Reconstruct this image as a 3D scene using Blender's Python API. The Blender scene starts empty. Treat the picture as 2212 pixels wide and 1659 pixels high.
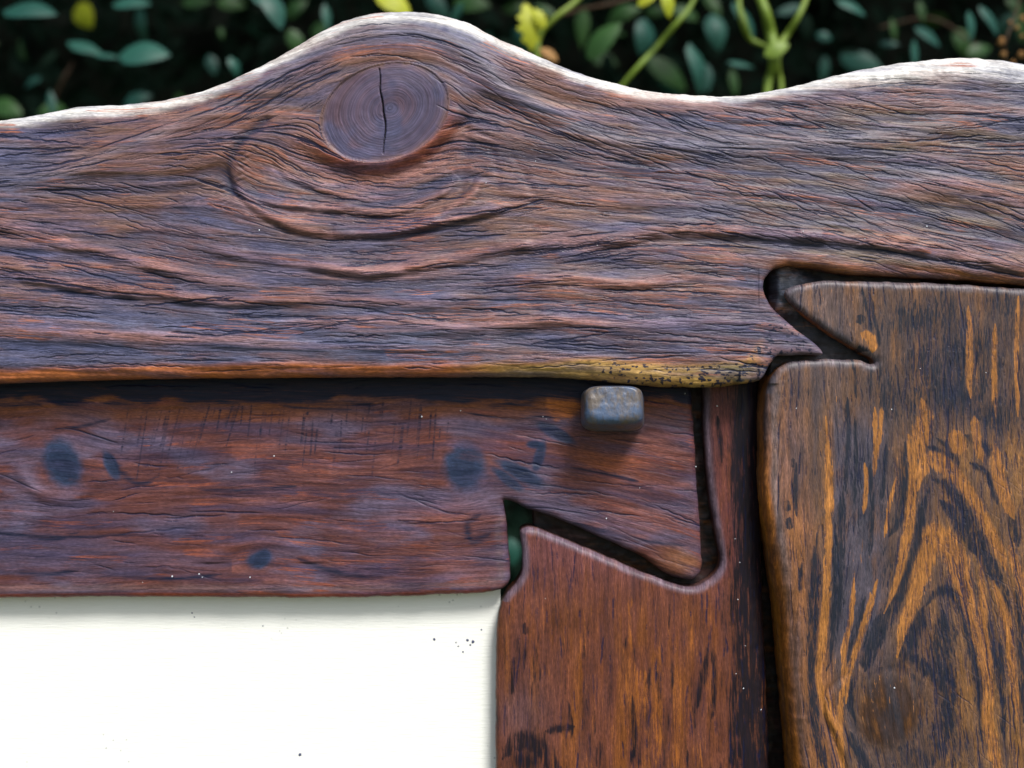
import bpy, math, random
import numpy as np
from mathutils import Vector, Matrix, Euler
random.seed(7); RNG = np.random.default_rng(11)
S = bpy.context.scene; COL = S.collection
# ------------------------------------------------------------------ camera, world, sun, exposure
U = 0.512/2212.0              # metres per drawing unit on the front plane (drawing: 2212 x 1659 units)
CAMD = 0.58                   # camera to front plane
cam = bpy.data.cameras.new('camera'); co = bpy.data.objects.new('camera', cam); COL.objects.link(co); S.camera = co
co.location = (0, -CAMD, 0); co.rotation_euler = (math.radians(90), 0, 0)
cam.sensor_width = 36; cam.lens = 36*CAMD/0.512; cam.clip_start = 0.01; cam.clip_end = 500
cam.dof.use_dof = True; cam.dof.focus_distance = CAMD-0.004; cam.dof.aperture_fstop = 4.6
SUN_EL, SUN_AZ = 51.0, 153.0    # high soft daylight, a little in front and to the right
W = bpy.data.worlds.new('World'); S.world = W; W.use_nodes = True
nt = W.node_tree; bg = nt.nodes['Background']; sky = nt.nodes.new('ShaderNodeTexSky')
sky.sky_type = 'NISHITA'; sky.sun_disc = False; sky.sun_elevation = math.radians(SUN_EL); sky.sun_rotation = math.radians(SUN_AZ)
sky.air_density = 1.0; sky.dust_density = 3.0; sky.ozone_density = 1.2
nt.links.new(sky.outputs[0], bg.inputs[0]); bg.inputs[1].default_value = 0.05
sl = bpy.data.lights.new('sun', 'SUN'); so = bpy.data.objects.new('sun', sl); COL.objects.link(so)
sl.energy = 1.5; sl.angle = math.radians(18); sl.color = (1.0, 0.97, 0.94)
e, a = math.radians(SUN_EL), math.radians(SUN_AZ)
sdir = Vector((math.sin(a)*math.cos(e), math.cos(a)*math.cos(e), math.sin(e)))
so.rotation_euler = sdir.to_track_quat('Z', 'Y').to_euler(); so.location = (0, 2, 3)
S.view_settings.view_transform = 'Standard'; S.view_settings.look = 'None'
S.view_settings.exposure = 1.68; S.view_settings.gamma = 1.0
S.render.engine = 'CYCLES'

def wx(d, Y): return (d-1106.0)*U*(CAMD+Y)/CAMD
def wz(d, Y): return (829.5-d)*U*(CAMD+Y)/CAMD
def P(dx, dy, Y): return Vector((wx(dx, Y), Y, wz(dy, Y)))

def tag(o, label=None, cat=None, group=None, kind=None):
    if label: o['label'] = label
    if cat: o['category'] = cat
    if group: o['group'] = group
    if kind: o['kind'] = kind
    return o
def empty(name, loc):
    o = bpy.data.objects.new(name, None); COL.objects.link(o); o.location = loc; o.empty_display_size = .02; return o
def link(name, me, mat, parent=None):
    o = bpy.data.objects.new(name, me); COL.objects.link(o)
    if mat and not me.materials: me.materials.append(mat)
    if parent:
        o.parent = parent
        m = Matrix.Identity(4); q = parent if parent.type == 'EMPTY' else None
        while q: m = Matrix.Translation(q.location) @ m if q.type == 'EMPTY' else m; q = q.parent
        o.matrix_parent_inverse = m.inverted()
    return o

# ------------------------------------------------------------------ numpy helpers
def catmull(pts, sub=6, closed=False):
    p = np.array(pts, float); n = len(p); out = []
    rng = range(n) if closed else range(n-1)
    for i in rng:
        if closed: a0, a1, a2, a3 = p[(i-1) % n], p[i], p[(i+1) % n], p[(i+2) % n]
        else: a0, a1, a2, a3 = p[max(i-1, 0)], p[i], p[i+1], p[min(i+2, n-1)]
        for k in range(sub):
            t = k/sub
            out.append(.5*((2*a1)+(-a0+a2)*t+(2*a0-5*a1+4*a2-a3)*t*t+(-a0+3*a1-3*a2+a3)*t**3))
    if not closed: out.append(p[-1])
    return np.array(out)
def sstep(a, b, x):
    t = np.clip((x-a)/(b-a), 0, 1); return t*t*(3-2*t)
def vnoise(x, y, seed=0, oct=1):
    tot = 0; amp = 1; nrm = 0
    for o in range(oct):
        r = np.random.default_rng(seed*17+o); T = r.random((128, 128))
        xi = np.floor(x).astype(int); yi = np.floor(y).astype(int); fx = x-xi; fy = y-yi
        fx = fx*fx*fx*(fx*(fx*6-15)+10); fy = fy*fy*fy*(fy*(fy*6-15)+10)
        g = lambda i, j: T[(i) % 128, (j) % 128]
        v = (g(xi, yi)*(1-fx)+g(xi+1, yi)*fx)*(1-fy)+(g(xi, yi+1)*(1-fx)+g(xi+1, yi+1)*fx)*fy
        tot = tot+amp*v; nrm += amp; amp *= .5; x = x*2.03+13.1; y = y*2.03+7.7
    return tot/nrm

class Grid:
    """regular grid of drawing coordinates"""
    def __init__(s, x0, y0, x1, y1, g):
        s.x0, s.y0, s.g = x0, y0, g
        s.nx = int((x1-x0)/g)+1; s.ny = int((y1-y0)/g)+1
        s.X, s.Y = np.meshgrid(x0+g*np.arange(s.nx), y0+g*np.arange(s.ny))
    def poly(s, pts, R, closed=False):
        """distance, signed side (+ = right-hand/below for a left-to-right line), parameter 0..1"""
        p = np.array(pts, float); q = np.roll(p, -1, 0) if closed else p[1:]; p = p if closed else p[:-1]
        D = np.full(s.X.shape, 1e9); SD = np.zeros(s.X.shape); T = np.zeros(s.X.shape)
        L = np.hypot(*(q-p).T); cum = np.concatenate([[0], np.cumsum(L)]); tot = cum[-1]+1e-9
        for k in range(len(p)):
            a, b = p[k], q[k]
            i0 = max(int((min(a[0], b[0])-R-s.x0)/s.g), 0); i1 = min(int((max(a[0], b[0])+R-s.x0)/s.g)+2, s.nx)
            j0 = max(int((min(a[1], b[1])-R-s.y0)/s.g), 0); j1 = min(int((max(a[1], b[1])+R-s.y0)/s.g)+2, s.ny)
            if i1 <= i0 or j1 <= j0: continue
            X = s.X[j0:j1, i0:i1]-a[0]; Y = s.Y[j0:j1, i0:i1]-a[1]; d = b-a; l2 = d@d+1e-12
            t = np.clip((X*d[0]+Y*d[1])/l2, 0, 1); ex = X-t*d[0]; ey = Y-t*d[1]; dd = np.hypot(ex, ey)
            sub = D[j0:j1, i0:i1]; m = dd < sub
            sub[m] = dd[m]; sg = np.sign(d[0]*ey-d[1]*ex)
            SD[j0:j1, i0:i1][m] = (dd*sg)[m]; T[j0:j1, i0:i1][m] = ((cum[k]+t*L[k])/tot)[m]
        return D, SD, T
    def inside(s, pts):
        p = np.array(pts, float); q = np.roll(p, -1, 0); ins = np.zeros(s.X.shape, bool); xs = s.X[0]
        for j in range(s.ny):
            y = s.y0+j*s.g+1e-7
            m = (p[:, 1] > y) != (q[:, 1] > y)
            if not m.any(): continue
            xc = p[m, 0]+(y-p[m, 1])*(q[m, 0]-p[m, 0])/(q[m, 1]-p[m, 1])
            ins[j] = (np.searchsorted(np.sort(xc), xs) % 2) == 1
        return ins

def stroke(G, pts, w, soft=.5, taper=True, sm=True):
    """mask 0..1 of a painted stroke; w is a half width or a list of them along the stroke"""
    pts = catmull(pts, 5) if sm and len(pts) > 2 else np.array(pts, float)
    w = np.atleast_1d(np.array(w, float)); wm = w.max()
    D, SD, T = G.poly(pts, wm*2.2+3)
    ww = np.interp(T, np.linspace(0, 1, len(w)), w) if len(w) > 1 else w[0]
    if taper: ww = ww*np.clip(np.minimum(T, 1-T)*7+.15, 0, 1)
    return 1-sstep(ww*(1-soft*1.3), ww*(1+soft*1.5)+1.5, D)
def ridge(G, pts, amp, up, dn, groove=0, gw=6):
    """raised ridge (gentle above, steep below) with a groove under it; returns height, crest mask, groove mask"""
    pts = catmull(pts, 5); D, SD, T = G.poly(pts, max(up, dn, gw*2)*2.6)
    e = np.clip(np.sin(np.pi*np.clip(T, 0, 1)), 0, 1)**.6*(D < 1e8)
    SD = np.where(D < 1e8, SD, 1e3)
    h = amp*np.where(SD < 0, np.exp(-(SD/up)**2), np.exp(-(SD/dn)**2))*e
    gr = np.exp(-((SD-dn*1.15-gw*.4)/gw)**2)*e
    return h-groove*gr, np.exp(-((SD+up*.05)/(up*.45))**2)*e, gr
def ell(G, cx, cy, rx, ry, ang):
    c, s_ = math.cos(math.radians(ang)), math.sin(math.radians(ang)); X = G.X-cx; Y = G.Y-cy
    return np.hypot((X*c+Y*s_)/rx, (-X*s_+Y*c)/ry)

def flowfield(G, lines, default, cs=14.0, p=3.0, base_w=3e-9):
    """grain coordinates: along (phi) and across (psi), from traced grain directions"""
    C = Grid(G.x0, G.y0, G.x0+G.nx*G.g+cs, G.y0+G.ny*G.g+cs, cs)
    a = math.radians(default); tx = np.full(C.X.shape, math.cos(a)); ty = np.full(C.X.shape, math.sin(a)); wt = base_w
    sx = tx*wt; sy = ty*wt
    for ln in lines:
        q = catmull(ln, 4); m = .5*(q[1:]+q[:-1]); d = q[1:]-q[:-1]; L = np.hypot(*d.T)
        for (mx, my), (dx, dy), l in zip(m, d, L):
            if l < 1e-6: continue
            w = l/(((C.X-mx)**2+(C.Y-my)**2+300.)**(p/2)*10)
            sx += w*dx/l; sy += w*dy/l
    n = np.hypot(sx, sy)+1e-20; tx, ty = sx/n, sy/n
    def solve(vx, vy):
        gx = .5*(vx[:, 1:]+vx[:, :-1])*cs; gy = .5*(vy[1:]+vy[:-1])*cs
        def A(f):
            r = np.zeros_like(f); dx = f[:, 1:]-f[:, :-1]; dy = f[1:]-f[:-1]
            r[:, 1:] += dx; r[:, :-1] -= dx; r[1:] += dy; r[:-1] -= dy; return r
        b = np.zeros(C.X.shape); b[:, 1:] += gx; b[:, :-1] -= gx; b[1:] += gy; b[:-1] -= gy
        f = C.X*vx.mean()+C.Y*vy.mean(); r = b-A(f); q = r.copy(); rs = (r*r).sum()
        for _ in range(500):
            Aq = A(q); al = rs/((q*Aq).sum()+1e-12); f += al*q; r -= al*Aq; rn = (r*r).sum()
            if rn < 1e-4: break
            q = r+rn/rs*q; rs = rn
        return f
    phi = solve(tx, ty); psi = solve(-ty, tx)
    def up(f):
        fx = (G.X-C.x0)/cs; fy = (G.Y-C.y0)/cs
        i = np.clip(fx.astype(int), 0, C.nx-2); j = np.clip(fy.astype(int), 0, C.ny-2); u = fx-i; v = fy-j
        return (f[j, i]*(1-u)+f[j, i+1]*u)*(1-v)+(f[j+1, i]*(1-u)+f[j+1, i+1]*u)*v
    return up(phi), up(psi)

def splits(G, phi, n, L0, L1, w0, w1, dens, sig, seed, bias=None, wob=.9):
    """thin drying splits that run along the grain: many wandering strokes, returned as a 0..1 depth map"""
    rg = np.random.default_rng(seed); gy, gx = np.gradient(phi, G.g); nn = np.hypot(gx, gy)+1e-9; gx, gy = gx/nn, gy/nn
    j = rg.integers(0, G.ny, n*4); i = rg.integers(0, G.nx, n*4); k = rg.random(n*4) < dens[j, i]; j, i = j[k][:n], i[k][:n]; n = len(j)
    x = G.x0+i*G.g; y = G.y0+j*G.g; L = L0+(L1-L0)*rg.random(n)**2.2; w = w0+(w1-w0)*rg.random(n)**2.0*(.5+.5*(L-L0)/(L1-L0)); dp = .45+.55*rg.random(n)
    off = np.radians(rg.normal(0, sig, n)); ph = rg.random(n)*6.28; fr = 2*np.pi/(26+50*rg.random(n)); amp = wob*(.4+rg.random(n))
    st = G.g*.8; N = int(L1/st); out = np.zeros(G.X.size)
    for sgn in (1, -1):
        cx, cy = x.astype(float).copy(), y.astype(float).copy()
        for q in range(N//2):
            a_ = q*st; act = a_ < L/2
            ii = np.clip(((cx-G.x0)/G.g).astype(int), 0, G.nx-1); jj = np.clip(((cy-G.y0)/G.g).astype(int), 0, G.ny-1)
            tx, ty = gx[jj, ii], gy[jj, ii]; o_ = off+(bias[jj, ii] if bias is not None else 0)+amp*fr*np.cos(fr*a_*sgn+ph)
            c_, s_ = np.cos(o_), np.sin(o_); dx, dy = tx*c_-ty*s_, tx*s_+ty*c_
            cx = cx+sgn*dx*st; cy = cy+sgn*dy*st
            ww = w*np.sqrt(np.clip(1-(a_/(L/2))**2, 0, 1)); m = act & (cx > G.x0+4*G.g) & (cx < G.x0+(G.nx-5)*G.g) & (cy > G.y0+4*G.g) & (cy < G.y0+(G.ny-5)*G.g)
            if not m.any(): continue
            px, py, pw, pd = cx[m], cy[m], ww[m], dp[m]; bi = np.round((px-G.x0)/G.g).astype(int); bj = np.round((py-G.y0)/G.g).astype(int)
            for dj in (-1, 0, 1):
                for di in (-1, 0, 1):
                    d = np.hypot(G.x0+(bi+di)*G.g-px, G.y0+(bj+dj)*G.g-py)
                    v = np.clip(1-(d-pw*.5)/(G.g*1.05), 0, 1)*np.clip(pw/1.2, 0, 1)*pd
                    np.maximum.at(out, (bj+dj)*G.nx+(bi+di), v)
    return out.reshape(G.X.shape)

def mixc(base, col, m):
    return base*(1-m[..., None])+np.array(col)*m[..., None]

def board(name, outline, G, Y0, thick, rfun, H, phi, psi, pig, msk, mat, parent, wallpig, spl=None, wear=1.5, cut=None, cutname=None):
    """carved board: relief mesh bounded by its outline, rounded at the edge, with side walls.
    H relief towards the viewer in drawing units; returns the object (and the cut-out part)"""
    out = np.array(outline, float); seg = np.roll(out, -1, 0)-out; Ls = np.hypot(*seg.T); cu = np.concatenate([[0], np.cumsum(Ls)])
    tt = np.arange(0, cu[-1], 5.0); oc = np.concatenate([out, out[:1]]); out = np.stack([np.interp(tt, cu, oc[:, 0]), np.interp(tt, cu, oc[:, 1])], 1)
    ce = rfun(out[:, 0], out[:, 1])[1]*U*.82; kf = ((CAMD+Y0+ce)/(CAMD+Y0))[:, None]; out = np.array([1106., 829.5])+(out-np.array([1106., 829.5]))*kf   # the rounded border lies deeper than the face
    out = out+wear*np.stack([vnoise(out[:, 0]/19, out[:, 1]/19, 777, 2)-.5, vnoise(out[:, 0]/19+50, out[:, 1]/19, 778, 2)-.5], 1)*2
    ins = G.inside(out); D, _, _ = G.poly(out, 130, closed=True)
    d = np.where(ins, np.minimum(D, 130), -np.minimum(D, 130))
    keepv = d > -.5*G.g
    cell = keepv[:-1, :-1] & keepv[1:, :-1] & keepv[:-1, 1:] & keepv[1:, 1:] & ((d[:-1, :-1]+d[1:, 1:]+d[1:, :-1]+d[:-1, 1:]) > 0)
    idx = np.arange(G.nx*G.ny).reshape(G.ny, G.nx)
    j, i = np.nonzero(cell)
    F = np.stack([idx[j, i], idx[j+1, i], idx[j+1, i+1], idx[j, i+1]], 1)   # faces towards -Y
    E = np.concatenate([F[:, [k, (k+1) % 4]] for k in range(4)])
    key = E[:, 0].astype(np.int64)*(G.nx*G.ny)+E[:, 1]; rkey = E[:, 1].astype(np.int64)*(G.nx*G.ny)+E[:, 0]
    B = E[~np.isin(key, rkey)]
    bv = np.unique(B)
    X = G.X.ravel().copy(); Yd = G.Y.ravel().copy(); dd = d.ravel().copy()
    # pull the border vertices onto the true outline
    p, q = out, np.roll(out, -1, 0); px = X[bv]; py = Yd[bv]; best = np.full(len(bv), 1e9); nxp = px.copy(); nyp = py.copy()
    for a_, b_ in zip(p, q):
        v = b_-a_; t = np.clip(((px-a_[0])*v[0]+(py-a_[1])*v[1])/(v@v+1e-12), 0, 1)
        cx = a_[0]+t*v[0]; cy = a_[1]+t*v[1]; r = np.hypot(px-cx, py-cy); m = r < best
        best[m] = r[m]; nxp[m] = cx[m]; nyp[m] = cy[m]
    X[bv] = nxp; Yd[bv] = nyp; dd[bv] = 0
    dd = np.maximum(dd, 0)
    r, c = rfun(G.X.ravel(), G.Y.ravel()); rn_ = .72+.56*vnoise(G.X.ravel()/36, G.Y.ravel()/36, 779, 3); r = r*rn_
    tt = np.clip(dd/r, 0, 1); drop = c*(1-np.sqrt(np.clip(1-(1-tt)**2.0, 0, 1)))
    h = H.ravel()*np.clip(dd/14, 0, 1)-drop
    used = np.unique(F); remap = -np.ones(G.nx*G.ny, int); remap[used] = np.arange(len(used))
    def world(x, y, hh):
        Y = Y0-hh*U; sc = U*(CAMD+Y0)/CAMD
        return np.stack([(x-1106)*sc, Y, (829.5-y)*sc], 1)
    V = world(X[used], Yd[used], h[used]); n0 = len(V)
    Fm = remap[F]; Bm = remap[B]; bvm = remap[bv]
    att = {'flow': np.stack([phi.ravel()[used], psi.ravel()[used], np.zeros(len(used))], 1),
           'pig': pig.reshape(-1, 3)[used], 'msk': msk.reshape(-1, 3)[used], 'spl': (np.zeros(len(used)) if spl is None else spl.ravel()[used])}
    rings = [1.5, thick/U*.5, thick/U]; allV = [V]; allF = [Fm]; prev = {int(v): int(v) for v in bvm}
    prevarr = np.arange(n0); prevmap = prevarr.copy()
    sc_ = [att['spl']]; fl = [att['flow']]; pg = [att['pig']]; mk = [att['msk']]; base = n0
    for kk, dep in enumerate(rings):
        hb = h[bv]-dep; R_ = world(X[bv], Yd[bv], hb); allV.append(R_)
        newmap = prevmap.copy(); newmap[bvm] = base+np.arange(len(bv))
        allF.append(np.stack([prevmap[Bm[:, 1]], prevmap[Bm[:, 0]], newmap[Bm[:, 0]], newmap[Bm[:, 1]]], 1))
        f2 = att['flow'][bvm].copy(); f2[:, 2] = dep; fl.append(f2)
        pg.append(np.tile(np.array(wallpig, float), (len(bv), 1)) if kk else .5*(att['pig'][bvm]+np.array(wallpig))); m2 = att['msk'][bvm].copy(); m2[:, 2] *= .4; mk.append(m2); sc_.append(np.zeros(len(bv)))
        base += len(bv); prevmap = newmap
    V = np.concatenate(allV); fl = np.concatenate(fl); pg = np.concatenate(pg); mk = np.concatenate(mk); sc_ = np.concatenate(sc_)
    nfront = len(Fm)
    def emit(nm, faces, par):
        us = np.unique(faces); rm = -np.ones(len(V), int); rm[us] = np.arange(len(us)); f = rm[faces]
        me = bpy.data.meshes.new(nm); me.vertices.add(len(us)); me.vertices.foreach_set('co', V[us].astype(np.float32).ravel())
        me.loops.add(4*len(f)); me.loops.foreach_set('vertex_index', f.astype(np.int32).ravel())
        me.polygons.add(len(f)); me.polygons.foreach_set('loop_start', np.arange(0, 4*len(f), 4, dtype=np.int32))
        me.polygons.foreach_set('use_smooth', np.ones(len(f), bool))
        a1 = me.attributes.new('flow', 'FLOAT_VECTOR', 'POINT'); a1.data.foreach_set('vector', fl[us].astype(np.float32).ravel())
        for an, ar in (('pig', pg), ('msk', mk)):
            a1 = me.attributes.new(an, 'FLOAT_COLOR', 'POINT'); a1.data.foreach_set('color', np.concatenate([ar[us], np.ones((len(us), 1))], 1).astype(np.float32).ravel())
        a1 = me.attributes.new('spl', 'FLOAT', 'POINT'); a1.data.foreach_set('value', sc_[us].astype(np.float32))
        me.update(calc_edges=True); me.validate()
        return link(nm, me, mat, par)
    if cut is None:
        return emit(name, np.concatenate(allF), parent), None
    cm = (cut[:-1, :-1] & cut[1:, 1:])[j, i]
    o = emit(name, np.concatenate([Fm[~cm]]+allF[1:]), parent)
    k = emit(cutname, Fm[cm], o)
    return o, k

# ------------------------------------------------------------------ materials
class NB:
    def __init__(s, name):
        s.m = bpy.data.materials.new(name); s.m.use_nodes = True; s.t = s.m.node_tree; s.b = s.t.nodes['Principled BSDF']
    def n(s, ty, **k):
        x = s.t.nodes.new(ty)
        for a_, v in k.items(): setattr(x, a_, v)
        return x
    def l(s, a_, b_): s.t.links.new(a_, b_)
    def val(s, sock, v):
        if hasattr(v, 'is_output') or hasattr(v, 'links'): s.l(v, sock)
        else: sock.default_value = v
    def math(s, op, a_, b_=0, c_=0, clamp=False):
        x = s.n('ShaderNodeMath', operation=op, use_clamp=clamp)
        s.val(x.inputs[0], a_); s.val(x.inputs[1], b_); s.val(x.inputs[2], c_); return x.outputs[0]
    def mix(s, f, a_, b_):
        x = s.n('ShaderNodeMix', data_type='RGBA'); s.val(x.inputs['Factor'], f)
        s.val(x.inputs[6], a_ if not isinstance(a_, tuple) else (*a_, 1)); s.val(x.inputs[7], b_ if not isinstance(b_, tuple) else (*b_, 1)); return x.outputs[2]
    def ramp(s, x_, a_, b_):
        x = s.n('ShaderNodeMapRange', interpolation_type='SMOOTHSTEP'); s.val(x.inputs[0], x_); x.inputs[1].default_value = a_; x.inputs[2].default_value = b_; return x.outputs[0]
    def vec(s, v, sc, off=(0, 0, 0)):
        x = s.n('ShaderNodeMapping'); s.l(v, x.inputs[0]); x.inputs['Scale'].default_value = sc; x.inputs['Location'].default_value = off; return x.outputs[0]
    def noise(s, v, scale=1, det=3, rough=.5, dist=0):
        x = s.n('ShaderNodeTexNoise'); s.l(v, x.inputs['Vector']); x.inputs['Scale'].default_value = scale
        x.inputs['Detail'].default_value = det; x.inputs['Roughness'].default_value = rough; x.inputs['Distortion'].default_value = dist; return x.outputs[0]
    def attr(s, nm):
        x = s.n('ShaderNodeAttribute', attribute_name=nm); return x

def wood(name, dark, warm, cool, cL=110, cW=9, crack=1.0, streak=.55, rough=.5, coat=.06, cdepth=.0004, fine=1.0, crackcol=(.0055, .0095, .034), sL=1.0, spec=.28):
    b = NB(name); fa = b.attr('flow').outputs['Vector']; pa = b.attr('pig').outputs['Color']; ma = b.attr('msk').outputs['Color']
    sp = b.n('ShaderNodeSeparateColor'); b.l(ma, sp.inputs[0]); mD, mO, mC = sp.outputs[0], sp.outputs[1], sp.outputs[2]
    # wander the grain coordinates a little
    wn = b.n('ShaderNodeTexNoise'); b.l(b.vec(fa, (1/150, 1/90, 1/90)), wn.inputs['Vector']); wn.inputs['Scale'].default_value = 1; wn.inputs['Detail'].default_value = 2
    wo = b.n('ShaderNodeVectorMath', operation='MULTIPLY_ADD'); b.l(wn.outputs['Color'], wo.inputs[0]); wo.inputs[1].default_value = (0, 12, 0); b.l(fa, wo.inputs[2]); f = wo.outputs[0]
    n1 = b.noise(b.vec(f, (1/260, 1/34, 1/40)), det=4, rough=.6)
    n2 = b.noise(b.vec(f, (1/75/sL, 1/7, 1/20), (5, 3, 1)), det=4, rough=.65)
    n3 = b.noise(b.vec(f, (1/30/sL, 1/2.8, 1/9), (15, 9, 2)), det=3, rough=.7)
    n4 = b.noise(b.vec(fa, (1/11, 1/1.7, 1/4), (25, 19, 2)), det=2, rough=.6)
    nb = b.noise(b.vec(f, (1/70, 1/50, 1/50), (3, 8, 2)), det=4, rough=.65)
    def cracks(L, Wd, off, lo, hi):
        n = b.noise(b.vec(f, (1/L, 1/Wd, 1/Wd), off), det=1.6, rough=.4)
        r = b.math('ABSOLUTE', b.math('SUBTRACT', n, .5))
        return b.math('SUBTRACT', 1, b.ramp(r, lo, hi))
    c1 = cracks(cL, cW, (1, 2, 3), .006, .050); c2 = cracks(cL*.6, cW*.62, (31, 12, 3), .006, .065); c3 = cracks(cL*1.6, cW*1.9, (61, 42, 3), .001, .012)
    g1 = b.ramp(b.noise(b.vec(f, (1/130, 1/42, 1/50), (7, 1, 9)), det=3, rough=.6), .40, .60)
    ck = b.math('MAXIMUM', b.math('MULTIPLY', c1, b.math('MULTIPLY_ADD', g1, .55, .45)), b.math('MULTIPLY', c2, b.math('MULTIPLY_ADD', g1, -.45, .90)))
    ck = b.math('MAXIMUM', ck, c3)
    ck = b.math('MULTIPLY', ck, b.math('MULTIPLY', mC, crack), clamp=True)
    ck = b.math('MAXIMUM', ck, b.ramp(b.attr('spl').outputs['Fac'], .05, .75))
    # colour: pigment, cool/warm bands, painted stains with grain-broken edges, cracks
    col = b.mix(b.math('MULTIPLY', b.ramp(n1, .42, .68), .6), pa, cool)
    col = b.mix(b.math('MULTIPLY', b.ramp(b.math('ADD', n1, b.math('MULTIPLY', b.math('SUBTRACT', nb, .5), .5)), .50, .30), .30), col, warm)
    lum = b.math('ADD', b.math('MULTIPLY', b.math('SUBTRACT', n2, .5), 3.2*streak+1.0), b.math('MULTIPLY', b.math('SUBTRACT', n3, .5), 2.6*fine))
    lum = b.math('ADD', lum, b.math('MULTIPLY', b.math('SUBTRACT', nb, .5), 1.6)); lum = b.math('ADD', lum, b.math('MULTIPLY', b.math('SUBTRACT', n4, .5), 2.6)); lum = b.math('POWER', 2.0, lum)
    br = b.math('ADD', b.math('MULTIPLY', b.math('SUBTRACT', n2, .5), 2.6*streak), b.math('MULTIPLY', b.math('SUBTRACT', n3, .5), 3.6*streak))
    so_ = b.ramp(b.math('ADD', mO, br), .3, .7); col = b.mix(b.math('MULTIPLY', so_, b.ramp(mO, 0, .15)), col, warm)
    sc = b.n('ShaderNodeVectorMath', operation='SCALE'); b.l(col, sc.inputs[0]); b.l(b.math('MAXIMUM', lum, .15), sc.inputs['Scale']); col = sc.outputs[0]
    sd = b.ramp(b.math('ADD', mD, br), .2, .8); col = b.mix(b.math('MULTIPLY', b.math('MULTIPLY', sd, b.ramp(mD, 0, .2)), b.math('MULTIPLY_ADD', n3, .3, .80), clamp=True), col, dark)
    col = b.mix(b.math('MULTIPLY', ck, .93), col, crackcol)
    b.l(col, b.b.inputs['Base Color'])
    b.l(b.math('MULTIPLY_ADD', b.math('SUBTRACT', nb, .5), .35, rough), b.b.inputs['Roughness'])
    b.b.inputs['Coat Weight'].default_value = coat; b.b.inputs['Coat Roughness'].default_value = .4; b.b.inputs['Specular IOR Level'].default_value = spec
    hgt = b.math('SUBTRACT', b.math('MULTIPLY', n2, .35), ck); hgt = b.math('ADD', hgt, b.math('MULTIPLY', n3, .18)); hgt = b.math('ADD', hgt, b.math('MULTIPLY', n4, .14))
    bp = b.n('ShaderNodeBump'); b.l(hgt, bp.inputs['Height']); bp.inputs['Distance'].default_value = cdepth; bp.inputs['Strength'].default_value = .9
    b.l(bp.outputs[0], b.b.inputs['Normal'])
    return b.m

# ==================================================================== OUTER FRAME: top rail with live edge and knot
top = [(-260, 268), (-160, 266), (-60, 265), (0, 261), (90, 247), (175, 231), (260, 226), (350, 217), (400, 207), (455, 191), (543, 154), (630, 108), (700, 67), (745, 46), (799, 31), (850, 26), (890, 26),
       (946, 32), (1016, 52), (1069, 80), (1139, 110), (1209, 142), (1279, 167), (1349, 185), (1419, 198), (1493, 205), (1560, 208), (1610, 205), (1665, 196), (1735, 181), (1788, 166), (1858, 150),
       (1928, 138), (1998, 129), (2068, 124.5), (2138, 127), (2212, 138), (2290, 154), (2380, 160), (2470, 150)]
bot_r = [(2470, 628), (2212, 616), (2103, 606), (1963, 599), (1823, 590), (1775, 581), (1740, 577), (1704, 574), (1672, 581), (1655, 598), (1649, 620), (1656, 646), (1677, 674), (1711, 705), (1750, 733), (1769, 750), (1779, 764), (1770, 768),
         (1740, 767), (1700, 768), (1678, 769), (1665, 784), (1656, 800), (1649, 816), (1636, 824), (1610, 829), (1580, 833), (1543, 837), (1493, 837), (1440, 836), (1384, 832), (1330, 827), (1279, 821), (1174, 815),
         (1060, 815), (964, 815), (840, 815), (719, 816), (500, 817), (300, 819), (150, 823), (0, 828), (-120, 831), (-260, 833)]
outl = np.concatenate([catmull(top, 5), catmull(bot_r, 4)])
G = Grid(-300, -8, 2510, 846, 1.7); X, Y = G.X, G.Y
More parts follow.
